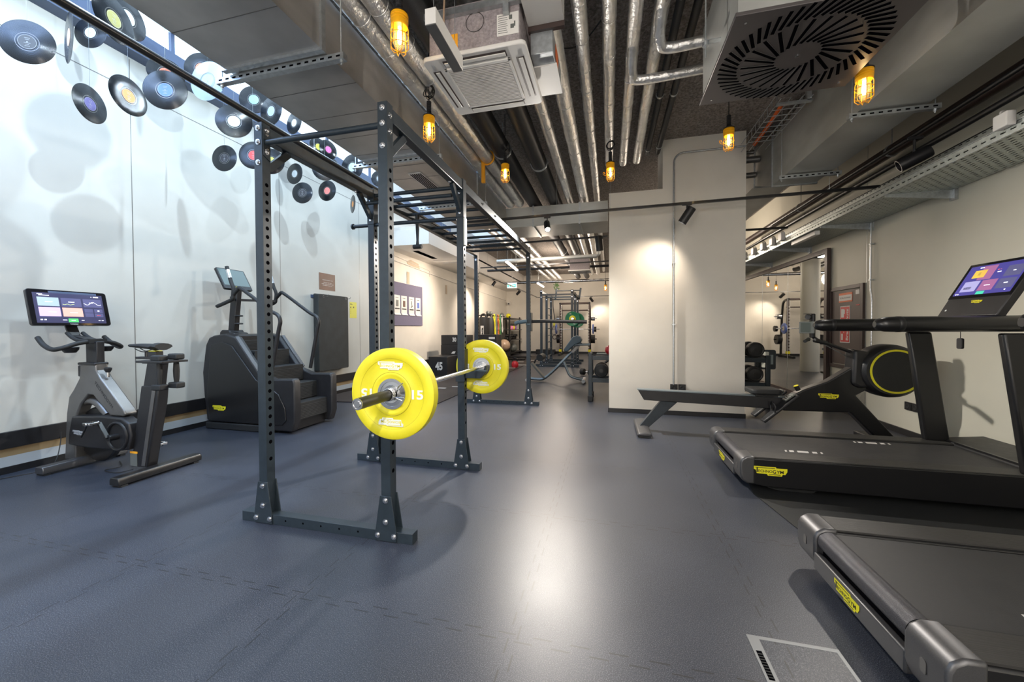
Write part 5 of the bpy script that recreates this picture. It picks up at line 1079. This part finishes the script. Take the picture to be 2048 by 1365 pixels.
# ================================================================== FLOOR HATCH, WALL ITEMS
t = thing('floor_hatch', 'square floor outlet hatch with a slotted steel edge at the bottom of the picture', 'floor hatch', (.68, 1.5, 0))
b = MB().box(.525, .835, 1.655, 1.672, 0, .003).box(.525, .565, 1.36, 1.655, 0, .003).box(.822, .835, 1.36, 1.655, 0, .003).box(.525, .835, 1.345, 1.36, 0, .003); b.build('frame', 'hatch', t)
MB().box(.565, .822, 1.36, 1.655, 0, .0022).build('lid', 'floor', t); MB().box(.534, .553, 1.47, 1.595, .0028, .0034).build('cable_slot', 'hole', t)
b = MB()
for k in range(9): b.box(.535, .552, 1.478 + k * .0125, 1.482 + k * .0125, .0033, .0038)
b.build('slot_brush', 'rubberblack', t)
for k, nm in enumerate(('innermost against the wall', 'second from the wall', 'third from the wall', 'outermost one facing the room')):
    x = XL + .006 + k * .036
    q = thing('exercise_mat', f'black exercise mat hanging from hooks beside the yellow note, {nm}', 'exercise mat', (x, 5.94, .48), 'mats hanging on the wall hooks')
    MB().prism(rrect(5.555 - .012 * k + .02, 6.32 - .006 * k, .475 + .004 * k, 1.835 - .004 * k, .025), 'x', x, x + .031).build('mat_sheet', 'mat', q, .004)
    MB().torus((x + .031, 5.66, 1.785), (1, 0, 0), .016, .004, 20, 6).torus((x + .031, 6.24, 1.785), (1, 0, 0), .016, .004, 20, 6).build('eyelet', 'gunmetal', q)
t = thing('mat_hook', 'pair of dark hooks on a short rail holding the hanging mats', 'hook', (XL, 5.95, 1.8)); MB().box(XL, XL + .012, 5.52, 6.36, 1.76, 1.81).build('rail', 'darksteel', t); b = MB()
for y in (5.66, 6.24): b.tube(bez([(XL, y, 1.785), (XL + .20, y, 1.785), (XL + .235, y, 1.79), (XL + .25, y, 1.815)]), .004, 8)
b.build('prong', 'chrome', t)
t = thing('poster', 'small brown poster with white lettering above the hanging mats', 'poster', (XL, 5.92, 2.07)); MB().box(XL, XL + .003, 5.722, 6.128, 1.92, 2.22).build('sheet', 'brownposter', t)
for k, (s, ww) in enumerate((('TRAINING MAKES YOU', .26), ('PLEASE TIDY UP', .20), ('AND WIPE DOWN THE', .30), ('EQUIPMENT AFTER USE', .24))): put_text(s, (XL + .0035, 5.93, 2.10 - k * .026 - (.02 if k else 0)), (0, 1, 0), (0, 0, 1), .012, 'paper', t, w=ww)
t = thing('paper_note', 'yellow paper note on the wall beside the hanging mats', 'note', (XL, 6.64, 1.59)); MB().box(XL, XL + .002, 6.535, 6.748, 1.436, 1.752).build('sheet', 'yellowpaper', t)
b = MB().box(XL + .002, XL + .0026, 6.55, 6.60, 1.715, 1.722).box(XL + .002, XL + .0026, 6.55, 6.62, 1.70, 1.707).box(XL + .002, XL + .0026, 6.555, 6.575, 1.63, 1.66).box(XL + .002, XL + .0026, 6.645, 6.67, 1.635, 1.665)
for k in range(5): b.box(XL + .002, XL + .0026, 6.558, 6.57, 1.60 - k * .02, 1.605 - k * .02)
b.build('print', 'ink', t)
t = thing('notice_board', 'violet felt notice board on the cream wall behind the rig posts', 'notice board', (XL, 8.8, 1.8)); MB().box(XL + .006, XL + .03, 7.85, 9.52, 1.30, 2.345).build('felt_panel', 'violet', t, .002)
for k, (y0, col, nm) in enumerate(((8.10, 'greyplastic', 'leftmost, mostly behind the rig post'), (8.42, 'brownposter', 'with a brown picture'), (8.79, 'ink', 'with a small black figure drawing'), (9.14, 'blue', 'with a blue and dark picture, rightmost'))):
    q = thing('pinned_leaflet', f'white leaflet pinned on the violet board, {nm}', 'leaflet', (XL + .03, y0 + .13, 1.8), 'leaflets on the violet board'); x = XL + .031
    MB().add([(x, y0, 1.60), (x, y0 + .27, 1.60), (x + .002, y0 + .27, 2.03), (x + .002, y0, 2.03), (x + .018, y0 + .30, 1.555), (x + .018, y0 + .02, 1.555)], [(0, 1, 2, 3), (5, 4, 1, 0)]).build('sheet', 'paper', q, smooth=False)
    b = MB().box(x + .001, x + .004, y0 + .08, y0 + .19, 1.76, 1.91) if col != 'ink' else MB().bar((x + .003, y0 + .10, 1.76), (x + .003, y0 + .17, 1.80), .01, .02).bar((x + .003, y0 + .15, 1.79), (x + .003, y0 + .13, 1.93), .01, .012)
    b.build('picture', col, q); MB().box(x, x + .003, y0 + .05, y0 + .24, 1.69, 1.72).box(x, x + .003, y0 + .03, y0 + .045, 1.695, 1.715).box(x + .001, x + .004, y0 + .06, y0 + .19, 1.965, 1.975).build('printed_bar', 'ink', q)
t = thing('wall_conduit', 'thin grey conduit line along the cream wall above the violet board', 'conduit', (XL, 9, 2.75))
b = MB().tube([(XL + .02, 7.6, 2.86), (XL + .02, 12, 2.72), (XL + .02, 18.3, 2.60)], .013, 8)
b.tube([(XL + .012, 7.75, 2.80), (XL + .012, 7.75, 2.98), (XL + .012, 10.0, 2.86), (XL + .012, 10.0, 2.70)], .006, 6); b.build('conduit_tube', 'white', t)
for y, z0, z1, nm in ((8.75, 2.36, 2.66, 'nearer'), (11.1, 2.30, 2.58, 'farther')): tag(MB().box(XL + .006, XL + .010, y, y + .12, z0, z1).build('filler_patch', mat('bare_plaster', (.55, .45, .34), .8, var=.06)), f'small vertical plaster patch under the conduit, {nm} one', 'plaster patch')
tag(MB().prism([(8.75, 2.92), (8.95, 2.99), (9.35, 2.95), (9.45, 2.80), (9.1, 2.82), (8.78, 2.86)], 'x', XL + .006, XL + .009).build('filler_patch', bpy.data.materials['bare_plaster']), 'larger irregular plaster patch above the conduit', 'plaster patch')
# fan coil box under the window strip
t = thing('fan_coil_unit', 'white box unit with a slotted grille hanging above the violet board', 'fan coil', (-4.0, 8.2, 3.0)); b = MB().box(-4.45, -3.62, 7.3, 9.4, 2.98, 3.30); b.m = 1; b.box(-4.32, -4.18, 7.9, 8.9, 2.976, 2.981)
b.build('casing', ['whitegloss', 'hole'], t, .004); MB().tube([(-3.60, 9.3, 3.30), (-3.60, 9.3, 2.95), (-4.2, 9.3, 2.93)], .02, 8).build('support_pipe', 'white', t)

# plyometric boxes
def plyo(x0, x1, y0, y1, z0, z1, label, num, hh=.19, s=.5, nm='30'):
    q = thing('plyo_box', label, 'jump box', ((x0 + x1) / 2, (y0 + y1) / 2, z0), 'black jump boxes'); MB().box(x0, x1, y0, y1, z0, z1).build('box', 'black', q, .01)
    if num: put_text(num, ((x0 + x1) / 2 + .03, y0 - .001, (z0 + z1) / 2 + .01), (1, 0, 0), (0, 0, 1), hh, 'paper', q, 'number', w=hh * .95, bold=.04)
    return q
plyo(-4.50, -3.98, 9.0, 9.75, 0, .50, 'largest black jump box with a white forty-five, standing on the floor', '45', .21)
plyo(-4.53, -3.75, 9.80, 10.5, 0, .50, 'black jump box on the floor behind the one marked forty-five', None); plyo(-4.53, -3.80, 9.82, 10.45, .50, .765, 'black jump box with two white half discs, under the one marked thirty', None)
MB().prism([(-4.22, .53), (-4.12, .53), (-4.09, .59), (-4.17, .59)], 'y', 9.815, 9.819).lathe([(.001, 0), (.055, 0), (.055, .003), (.001, .003)], (-3.98, 9.819, .53), (0, -1, 0), 20).build('white_disc', 'paper', bpy.data.objects['plyo_box.002'])
plyo(-4.53, -3.80, 9.84, 10.43, .765, 1.04, 'top black jump box with a white thirty', '30', .12)
plyo(-4.10, -3.45, 11.6, 12.2, 0, 1.02, 'tall black box with a pale sticker behind the second rig row', None); tag(MB().box(-3.70, -3.50, 11.595, 11.599, .88, .95).build('sticker', 'paper'), 'pale sticker on the tall black box behind the rig', 'sticker')
# low platform of rubber mats with markings
t = thing('platform_mat', 'large dark rubber mat area along the left wall of the rear room', 'mat', (-3.6, 10, 0)); MB().prism([(-4.30, 5.45), (-2.68, 5.62), (-2.66, 16.5), (-4.90, 16.5), (-4.90, 5.45)], 'z', .001, .012).build('mat_sheet', mat('dark_mat', (.028, .022, .022), .55, bump=.1, bscale=90, var=.2, vscale=3), t)
b = MB(); rn = random.Random(4)
for (x, y, w_, d_) in ((-3.35, 7.1, .16, .10), (-3.15, 7.35, .13, .07), (-3.25, 9.1, .14, .10), (-3.0, 9.9, .12, .2), (-3.4, 10.7, .3, .10), (-2.95, 11.2, .2, .12), (-2.9, 12.2, .3, .15), (-3.3, 13.3, .35, .2), (-2.85, 14.0, .3, .25), (-3.5, 8.6, .2, .06)): b.prism([(x, y), (x + w_, y + .01), (x + w_ * .9, y + d_), (x - .02, y + d_ * .9)], 'z', .012, .0135)
b.build('floor_marking', 'floormark', t)

# ================================================================== REAR ROOM EQUIPMENT
# second rig with ladder side
t = thing('squat_rig', 'dark six-post rig with a ladder side in the middle of the rear room', 'exercise rig', (-1.6, 13.1, 0))
GX = (-2.12, -1.15); GY = (12.0, 13.05, 14.1); gh = 2.42
for y in GY:
    MB().box(GX[0] - .15, GX[1] + .25, y, y + .075, 0, .075).build('foot_beam', 'rack', t)
    for x in GX:
        MB().box(x, x + .075, y, y + .075, .07, gh).build('post', 'rack', t)
        g = MB().prism([(x - .03, 0), (x + .105, 0), (x + .06, .30), (x + .015, .30)], 'y', y - .008, y).build('gusset_plate', 'rack', t)
        b = MB()
        for bx, bz in ((0, .04), (.075, .04), (.037, .15), (.037, .26)): b.cyl((x + bx, y - .016, bz), (x + bx, y - .008, bz), .014, n=10)
        b.build('bolt', 'chrome', g); b = MB()
        for bz in (gh - .04, gh - .22): b.cyl((x + .037, y - .008, bz), (x + .037, y, bz), .020, n=10)
        b.build('bolt', 'chrome', t)
    MB().box(GX[0], GX[1] + .07, y + .015, y + .055, gh - .17, gh - .12).build('cross_bar', 'rack', t)
for x in GX: MB().box(x, x + .07, GY[0], GY[2], gh - .10, gh - .03).build('side_beam', 'rack', t)
for k in range(8): MB().cyl((GX[0] + .04, GY[1] + .07, .25 + k * .24), (GX[0] + .04, GY[2], .25 + k * .24), .017, n=12).build('ladder_rung', 'rack', t)
for x in (GX[0] + .30, GX[1] + .15): MB().bar((x, GY[1] + .3, 2.20), (x + .06, GY[1] + .3, 2.60), .05, .06).build('flared_arm', 'rack', t)
MB().cyl((GX[0] + .30, GY[1] + .3, 2.52), (GX[1] + .18, GY[1] + .3, 2.52), .018, n=12).build('pull_up_bar', 'rack', t)
MB().cyl((-1.05, 11.7, 1.50), (-1.05, 12.03, 1.50), .025, n=16).build('storage_peg', 'chrome', t)
def gplate(x, y, z, label):
    q = thing('bumper_plate', label, 'weight plate', (x, y, z)); MB().lathe([(.10, .005), (.17, .005), (.18, 0), (.218, 0), (.225, .006), (.225, .05), (.10, .05)], (x, y, z), (0, 1, 0), 48).build('rubber_disc', 'green', q)
    MB().lathe([(.026, -.004), (.085, -.004), (.10, .002), (.10, .05), (.026, .05)], (x, y, z), (0, 1, 0), 32).build('hub', 'logoyellow', q); MB().lathe([(.001, -.006), (.040, -.006), (.040, 0), (.001, 0)], (x, y, z), (0, 1, 0), 24).build('hub_centre', 'chrome', q)
    put_text('10', (x - .06, y - .001, z + .15), (.9, 0, .35), (-.35, 0, .9), .045, 'paper', q, 'number'); put_text('10', (x + .06, y - .001, z - .15), (-.9, 0, -.35), (.35, 0, -.9), .045, 'paper', q, 'number')
    return q
gplate(-1.09, 11.86, 1.505, 'green plate with yellow hub on the rig peg, front one'); gplate(-.955, 11.93, 1.46, 'green plate mostly behind the other green plate on the rig')
t = thing('suspension_strap', 'black and yellow suspension trainer hanging at the ladder side of the rear rig', 'suspension trainer', (-1.72, 12.3, 1.2))
MB().tube(bez([(-1.79, 12.6, 2.3), (-1.76, 12.4, 1.9), (-1.70, 12.3, 1.55), (-1.715, 12.3, 1.35)]), .014, 8).tube(bez([(-1.715, 12.3, 1.35), (-1.80, 12.3, 1.08), (-1.74, 12.3, 1.02), (-1.64, 12.3, 1.05), (-1.70, 12.3, 1.33)]), .009, 8).build('strap', 'black', t)
MB().box(-1.74, -1.69, 12.28, 12.31, 1.30, 1.42).build('yellow_buckle', 'logoyellow', t); MB().torus((-1.70, 12.3, .93), (0, 1, 0), .065, .014, 24, 8).build('handle', 'brown', t)

# smith machine
t = thing('smith_machine', 'smith machine with curved side frames and a guided barbell before the rear wall', 'smith machine', (-1.45, 17.5, 0)); sy = 17.4
for s, x in ((-1, -2.14), (1, -.84)):
    MB().tube(bez([(x, sy + .55, .06), (x, sy + .50, 1.2), (x, sy + .42, 2.0), (x, sy + .30, 2.26), (x, sy, 2.33), (x, sy - .1, 2.33)], 6), .045, 14).build('side_frame', 'satin', t)
    MB().box(x - .05, x + .05, sy - .55, sy + .65, 0, .09).build('base_beam', 'satin', t); MB().box(x - .035, x + .035, sy - .06, sy + .0, .09, 2.30).build('guide_post', 'brown', t)
    MB().cyl((x - s * .055, sy - .05, .1), (x - s * .055, sy - .05, 2.28), .014, n=12).build('guide_rod', 'chrome', t)
    b = MB()
    for k in range(15): b.cyl((x - s * .036, sy - .075, .35 + k * .12), (x - s * .036, sy - .06, .35 + k * .12), .022, n=10)
    b.build('catch_stud', 'floormark', t); MB().box(x - .06, x + .06, sy - .11, sy, .16, .26).build('yellow_stop', 'logoyellow', t)
    for z, R, mt in ((1.66, .11, 'chrome'), (.72, .20, 'black')): MB().cyl((x + s * .05, sy + .45, z), (x + s * .22, sy + .45, z), R, n=28).cyl((x + s * .22, sy + .45, z), (x + s * .30, sy + .45, z), .025, n=12).build('stored_plate', mt, t)
    MB().cyl((x + s * .18, sy + .47, 1.16), (x + s * .28, sy + .47, 1.16), .12, n=28).build('stored_plate', 'black', t)
MB().cyl((-2.14, sy, 2.33), (-.84, sy, 2.33), .045, n=14).cyl((-2.14, sy + .1, 2.02), (-.84, sy + .1, 2.02), .03, n=12).build('cross_bar', 'brown', t)
MB().cyl((-2.58, sy - .1, 1.17), (-.40, sy - .1, 1.17), .018, n=14).build('guided_bar', 'chrome', t)
for x, nm in ((-2.31, 'left'), (-.68, 'other')):
    q = thing('weight_plate', 'blue plate on the smith machine bar, ' + ('on the side of the ladder rig' if nm == 'left' else 'on the side away from the ladder rig'), 'weight plate', (x, sy - .1, 1.17)); MB().lathe([(.02, -.03), (.20, -.03), (.215, -.02), (.215, .02), (.20, .03), (.02, .03)], (x, sy - .1, 1.17), (1, 0, 0), 40).build('plate_disc', 'blue', q); MB().lathe([(.02, -.034), (.09, -.034), (.09, .034), (.02, .034)], (x, sy - .1, 1.17), (1, 0, 0), 32).build('plate_hub', 'floormark', q)

# decline bench
t = thing('incline_bench', 'grey-blue bench with a raised padded rest and bent tubular frame beyond the rig', 'bench', (-1.1, 8.6, 0)); yb_ = 8.62
def T3(*p): return [(x, yb_, z) for x, z in p]
MB().tube(bez(T3((-1.82, .075), (-1.60, .055), (-1.45, .07), (-1.28, .20), (-.98, .50), (-.70, .80), (-.60, .90)), 6), .034, 16).build('main_tube', 'tube', t)
MB().tube(bez(T3((-.99, .46), (-.93, .33), (-.85, .16), (-.72, .10), (-.55, .07)), 6), .030, 14).build('rear_leg', 'tube', t)
MB().tube([(-1.80, yb_ - .20, .05), (-1.80, yb_ + .20, .05)], .034, 14).tube([(-.54, yb_ - .24, .06), (-.54, yb_ + .24, .06)], .04, 14).build('cross_foot', 'floormark', t)
MB().bar((-1.72, yb_, .42), (-1.42, yb_, .08), .18, .035).build('foot_platform', 'greyplastic', t, .004)
MB().cyl((-1.50, yb_ - .22, .56), (-1.50, yb_ + .22, .56), .075, n=24).build('ankle_roller', 'rubberblack', t); MB().tube(bez(T3((-1.52, .55), (-1.62, .50), (-1.66, .42))), .02, 10).build('roller_arm', 'black', t)
MB().prism([(-.98, .735), (-.96, .70), (-.90, .69), (-.74, .84), (-.60, .90), (-.58, .96), (-.62, 1.03), (-.70, 1.05), (-.78, 1.02)], 'y', yb_ - .14, yb_ + .14).build('pad', 'slateblue', t, .03, 4)
MB().tube([(-.78, yb_ - .10, .845), (-.40, yb_ - .10, .855)], .022, 12).tube([(-.78, yb_ + .10, .845), (-.40, yb_ + .10, .855)], .022, 12).build('side_handle', 'tube', t)
MB().tube(T3((-.66, .83), (-.80, .68)), .045, 14).build('pad_sleeve', 'floormark', t)

# dumbbell rack behind the pillar with round dumbbells
t = thing('dumbbell_rack', 'dark two-tier dumbbell rack standing behind the cream pillar', 'dumbbell rack', (1.0, 6.65, 0))
for x in (-.33, 2.26):
    for y in (6.42, 6.86): MB().box(x, x + .06, y, y + .05, .02, .80).build('leg', 'rack', t, .006); MB().box(x - .01, x + .07, y - .01, y + .06, 0, .10).build('leg', 'rubberblack', t, .01)
    MB().box(x + .01, x + .05, 6.45, 6.88, .06, .10).box(x + .01, x + .05, 6.45, 6.88, .74, .79).build('end_bar', 'rack', t)
for z in (.34, .71):
    MB().box(-.30, 2.30, 6.43, 6.49, z - .02, z + .05).box(-.30, 2.30, 6.79, 6.85, z - .02, z + .05).build('shelf_rail', 'rack', t, .004)
MB().prism(rrect(2.32, 2.55, .55, .86, .03), 'y', 6.86, 6.88).build('side_mirror_panel', 'rack', t, .003); MB().prism(rrect(2.345, 2.45, .58, .83, .02), 'y', 6.852, 6.86).build('panel_glass', 'mirror', t); MB().box(2.47, 2.51, 6.855, 6.86, .63, .78).build('panel_sticker', 'tube', t)
dproto = None
def rdumb(x, z, label, cap=None, y=6.66, rot=0, R=.115, ln=.42):
    global dproto
    if dproto is None:
        q = thing('dumbbell', label, 'dumbbell', (0, 0, 0), 'round-headed dumbbells', world=False)
        for a, c in ((-.21, -.075), (.075, .21)):
            h = MB().lathe([(.001, a), (.095, a), (.112, a + .012), (.115, a + .03), (.115, c - .03), (.112, c - .012), (.095, c), (.001, c)], (0, 0, 0), (0, 1, 0), 40).build('head', 'rubberblack', q)
            e = a if a < 0 else c; s = -1 if a < 0 else 1
            MB().lathe([(.085, e), (.090, e + s * .002), (.092, e)], (0, 0, 0), (0, 1, 0), 40, caps=False).cyl((0, e, 0), (0, e + s * .0015, 0), .03, n=20).build('face_ring', 'satin', h)
        MB().cyl((0, -.08, 0), (0, .08, 0), .017, n=16).build('handle', 'chrome', q); dproto = q
    else: q = dup(dproto, (0, 0, 0), label)
    q.location = (x, y, z); q.rotation_euler = (0, 0, rot); q.scale = (R / .115, ln / .42, R / .115); return q
rdumb(-.125, .51, 'round dumbbell on the lower tier at the free end of the rack, bench side'); rdumb(.14, .51, 'round dumbbell on the lower tier half hidden by the pillar edge, bench side')
rdumb(2.14, .878, 'round dumbbell at the mirror end of the upper tier'); rdumb(1.88, .878, 'round dumbbell on the upper tier, second from the mirror end')
rdumb(2.13, .51, 'round dumbbell at the mirror end of the lower tier'); rdumb(1.87, .51, 'round dumbbell on the lower tier, second from the mirror end')
q = rdumb(.30, .12, 'round dumbbell lying on the floor before the round column, reflected in the mirror', y=10.6, rot=1.2); rdumb(.75, .12, 'second round dumbbell on the floor before the round column', y=10.4, rot=.5)
rdumb(-.55, .10, 'small bronze-tinted dumbbell on the floor beyond the dumbbell rack', y=9.9, rot=1.1, R=.085, ln=.34)
t = thing('flat_bench', 'dark padded adjustable bench near the round column, seen in the mirror', 'bench', (.2, 11.3, 0))
MB().prism(rrect(-.35, .15, 11.2, 11.5, .05), 'z', .42, .49).build('seat_pad', 'slateblue', t, .02, 3); MB().prism([(.20, .46), (.90, .62), (.90, .69), (.20, .53)], 'y', 11.2, 11.5).build('back_pad', 'slateblue', t, .02, 3)
MB().tube(bez([(-.3, 11.35, .06), (0, 11.35, .30), (.2, 11.35, .42)]), .035, 12).tube(bez([(.2, 11.35, .40), (.5, 11.35, .2), (.85, 11.35, .05)]), .035, 12).tube([(-.3, 11.1, .04), (-.3, 11.6, .04)], .03, 12).tube([(.85, 11.1, .04), (.85, 11.6, .04)], .03, 12).build('frame', 'satin', t)
# kettlebells
def kettle(x, y, mt, label, s=1., z=.012):
    q = thing('kettlebell', label, 'kettlebell', (x, y, z)); R = .095 * s
    MB().lathe([(.001, 0), (R * .72, 0), (R * .95, R * .4), (R, R * .9), (R * .9, R * 1.4), (R * .55, R * 1.8), (.001, R * 1.9)], (x, y, z), (0, 0, 1), 28).build('bell', mt, q)
    MB().tube(bez([(x - R * .55, y, z + R * 1.55), (x - R * .68, y, z + R * 2.25), (x - R * .35, y, z + R * 2.65), (x + R * .35, y, z + R * 2.65), (x + R * .68, y, z + R * 2.25), (x + R * .55, y, z + R * 1.55)]), R * .17, 10).build('handle', 'satin', q); return q
kettle(-2.80, 11.4, 'redrubber', 'red kettlebell at the edge of the dark mat', 1.15); kettle(-2.86, 10.4, 'logoyellow', 'yellow kettlebell half hidden behind the far yellow plate', 1.15)
# storage rack along the wall
t = thing('storage_rack', 'tall black storage rack with four shelves along the rear left wall', 'storage rack', (-4.5, 17, 0))
for x in (-4.88, -4.20):
    for y in (16.15, 18.1): MB().box(x - .03, x + .03, y - .03, y + .03, 0, 1.75).build('upright', 'satin', t)
for z in (.16, .72, 1.17, 1.68): MB().box(-4.90, -4.12, 16.05, 18.2, z - .04, z).build('shelf', 'satin', t)
for k, (y, mt, nm) in enumerate(((16.7, 'pink', 'pink'), (17.0, 'logoyellow', 'bright yellow'), (17.3, 'purple', 'purple'))): kettle(-4.25, y, mt, f'{nm} kettlebell on the second shelf of the storage rack', .95, 1.17)
for k in range(5):
    for j in range(2): rdumb(-4.35 + .05 * j, .79 + .11 * j, f'small dumbbell on the third shelf of the storage rack, {("nearest", "second", "third", "fourth", "farthest")[k]} in the {("lower", "upper")[j]} row', y=16.3 + k * .28, rot=1.57, R=.055, ln=.28)
def ball(x, y, z, r, mt, label, name='exercise_ball'):
    q = thing(name, label, 'ball', (x, y, z - r)); MB().sphere((x, y, z), r, 32).build('ball_shell', mt, q); MB().torus((x, y, z), (.2, .1, 1), r * 1.001, .002, 40, 4).build('seam', 'brown' if mt == 'tan' else 'black', q); return q
ball(-4.42, 15.0, .50, .26, 'tan', 'bronze exercise ball next to the punch bags, nearer one'); ball(-4.30, 15.6, .50, .26, 'tan', 'bronze exercise ball next to the punch bags, farther one'); 
t = thing('ball_stand', 'low black stand under the bronze exercise balls', 'stand', (-4.4, 15.3, .012)); MB().box(-4.6, -4.1, 14.7, 15.9, .012, .235).build('stand_frame', 'satin', t)
ball(-4.25, 17.0, .34, .18, 'greyplastic', 'dark medicine ball on the lowest shelf of the storage rack', 'medicine_ball'); ball(-4.45, 16.9, 1.79, .11, 'logoyellow', 'yellow ball on the top shelf of the storage rack', 'medicine_ball')
# punch bags and bands
for k, (y, nm) in enumerate(((13.55, 'with pale upright lettering'), (14.25, 'plain, behind the lettered one'))):
    q = thing('punch_bag', f'tall black cylindrical bag beside the wall, {nm}', 'punch bag', (-4.52, y, 0)); MB().lathe([(.001, .02), (.15, .02), (.16, .05), (.16, 1.60), (.15, 1.64), (.001, 1.64)], (-4.52, y, 0), (0, 0, 1), 32).build('bag', 'rubberblack', q)
    MB().tube(bez([(-4.62, y, 1.63), (-4.60, y, 1.72), (-4.48, y, 1.74), (-4.42, y, 1.63)]), .035, 10).build('carry_strap', 'satin', q)
    if k == 0: MB().box(-4.585, -4.465, y - .170, y - .158, .55, 1.32).build('label_patch', 'paper', q); put_text('idea', (-4.525, y - .171, .93), (0, 0, 1), (-1, 0, 0), .085, 'ink', q, w=.66, bold=.03)
t = thing('band_rail', 'horizontal wall rail with hooks for the exercise bands', 'rail', (-4.6, 15.2, 1.72)); MB().tube([(-4.55, 13.9, 1.73), (-4.45, 16.2, 1.73)], .03, 10).tube([(-4.95, 14.2, 1.73), (-4.53, 14.2, 1.73)], .02, 8).tube([(-4.95, 16.0, 1.73), (-4.46, 16.0, 1.73)], .02, 8).build('rail', 'satin', t)
for k, (y, mt, w_, z0, nm) in enumerate(((14.75, 'logoyellow', .05, .95, 'yellow'), (15.0, 'greyplastic', .07, .70, 'broad grey'), (15.25, 'orangered', .035, .75, 'orange'), (15.45, 'logoyellow', .02, .65, 'thin yellow, beside the orange one'), (15.6, 'green', .045, .70, 'green'), (15.85, 'floormark', .06, 1.05, 'pale bundle of'))):
    q = thing('exercise_band', f'{nm} exercise band hanging from the wall rail', 'exercise band', (-4.47, y, z0), 'exercise bands on the rail'); x = -4.44
    MB().tube(bez([(x - .05, y, 1.765), (x - .01, y, 1.76), (x, y - .01, 1.4), (x, y - w_ * .6, z0 + .1), (x, y, z0), (x, y + w_ * .8, z0 + .12), (x - .02, y + .02, 1.4), (x - .07, y, 1.72), (x - .05, y, 1.765)]), w_ * .33, 8).build('band', mt, q)
for k, y in enumerate((14.0, 14.4, 16.0)): ball(-4.50, y, 1.82, .075, 'greyplastic', f'dark strapped roll lying on the band rail, {("nearest", "middle", "farthest")[k]}', 'strap_roll')
# exit sign, cameras
t = thing('exit_sign', 'green and white lit escape sign hanging in the rear room', 'exit sign', (-3.28, 13.0, 2.7)); MB().box(-3.46, -3.12, 12.98, 13.02, 2.63, 2.80).build('sign_body', 'exitwhite', t)
b = MB().box(-3.44, -3.33, 12.972, 12.98, 2.655, 2.755).box(-3.27, -3.14, 12.972, 12.98, 2.655, 2.755); b.build('green_field', 'exitgreen', t)
MB().prism([(-3.245, 2.705), (-3.215, 2.735), (-3.215, 2.715), (-3.165, 2.715), (-3.165, 2.695), (-3.215, 2.695), (-3.215, 2.675)], 'y', 12.968, 12.972).box(-3.40, -3.365, 12.968, 12.972, 2.665, 2.745).build('pictogram', 'exitwhite', t)
MB().box(-3.47, -3.11, 12.97, 13.03, 2.80, 2.83).cyl((-3.29, 13.0, 2.83), (-3.29, 13.0, ZC), .006, n=8).build('mount', 'white', t)
t = thing('security_camera', 'tiny dark camera in the rear left corner', 'camera', (-4.7, 18.3, 2.45)); MB().box(-4.85, -4.72, 18.25, 18.45, 2.38, 2.52).build('body', 'white', t); MB().cyl((-4.78, 18.2, 2.43), (-4.78, 18.26, 2.43), .035, n=14).build('lens', 'black', t)
t = thing('pinned_plant', 'small trailing green plant hanging from the rear ceiling pipes', 'plant', (-2.0, 14.7, 2.9)); b = MB()
b.tube([(-1.95, 14.5, 2.9), (-1.95, 14.6, 3.0)], .01, 6)
for k in range(40): a = rn.uniform(0, 6.28); r_ = rn.uniform(0, .12); p = Vector((-1.95 + r_ * cos(a), 14.5 + r_ * sin(a), 2.92 - rn.uniform(0, .22))); b.add([p, p + Vector((.05, .01, -.02)), p + Vector((.06, .02, -.05)), p + Vector((.01, 0, -.04))], [(0, 1, 2, 3)])
b.build('leaves', mat('plant_leaf', (.10, .20, .06), .6), t)
t = thing('wall_bar', 'thin dark pole standing against the rear wall', 'pole', (-2.9, 18.3, 0)); MB().cyl((-2.95, 18.3, 0), (-2.95, 18.35, 1.2), .02, n=10).build('pole', 'satin', t)
t = thing('aerobic_step', 'black step with trays lying on the rear floor by the wall', 'step', (-3.0, 17.8, 0)); MB().box(-3.35, -2.45, 17.75, 18.1, .0, .22).build('platform', 'satin', t, .02)
for x, y, w_, nm in ((-4.0, 13.2, .5, 'yellowish'), (-3.7, 14.3, .6, 'longer'), (-3.6, 15.4, .5, 'farthest')):
    q = thing('slide_board', f'low dark board lying on the rear mat, {nm} one', 'board', (x, y, .012)); MB().box(x - w_, x + w_, y - .12, y + .12, .03, .07).build('deck', 'gunmetal' if nm == 'yellowish' else 'black', q, .01); MB().box(x - w_ * .8, x - w_ * .7, y - .1, y + .1, .012, .03).box(x + w_ * .7, x + w_ * .8, y - .1, y + .1, .012, .03).build('rubber_foot', 'rubberblack', q)
q = thing('medicine_ball', 'small red ball on the dumbbell rack at the pillar edge', 'ball', (.015, 6.66, .76)); MB().sphere((.015, 6.66, .845), .082, 24).build('ball_shell', 'redrubber', q)
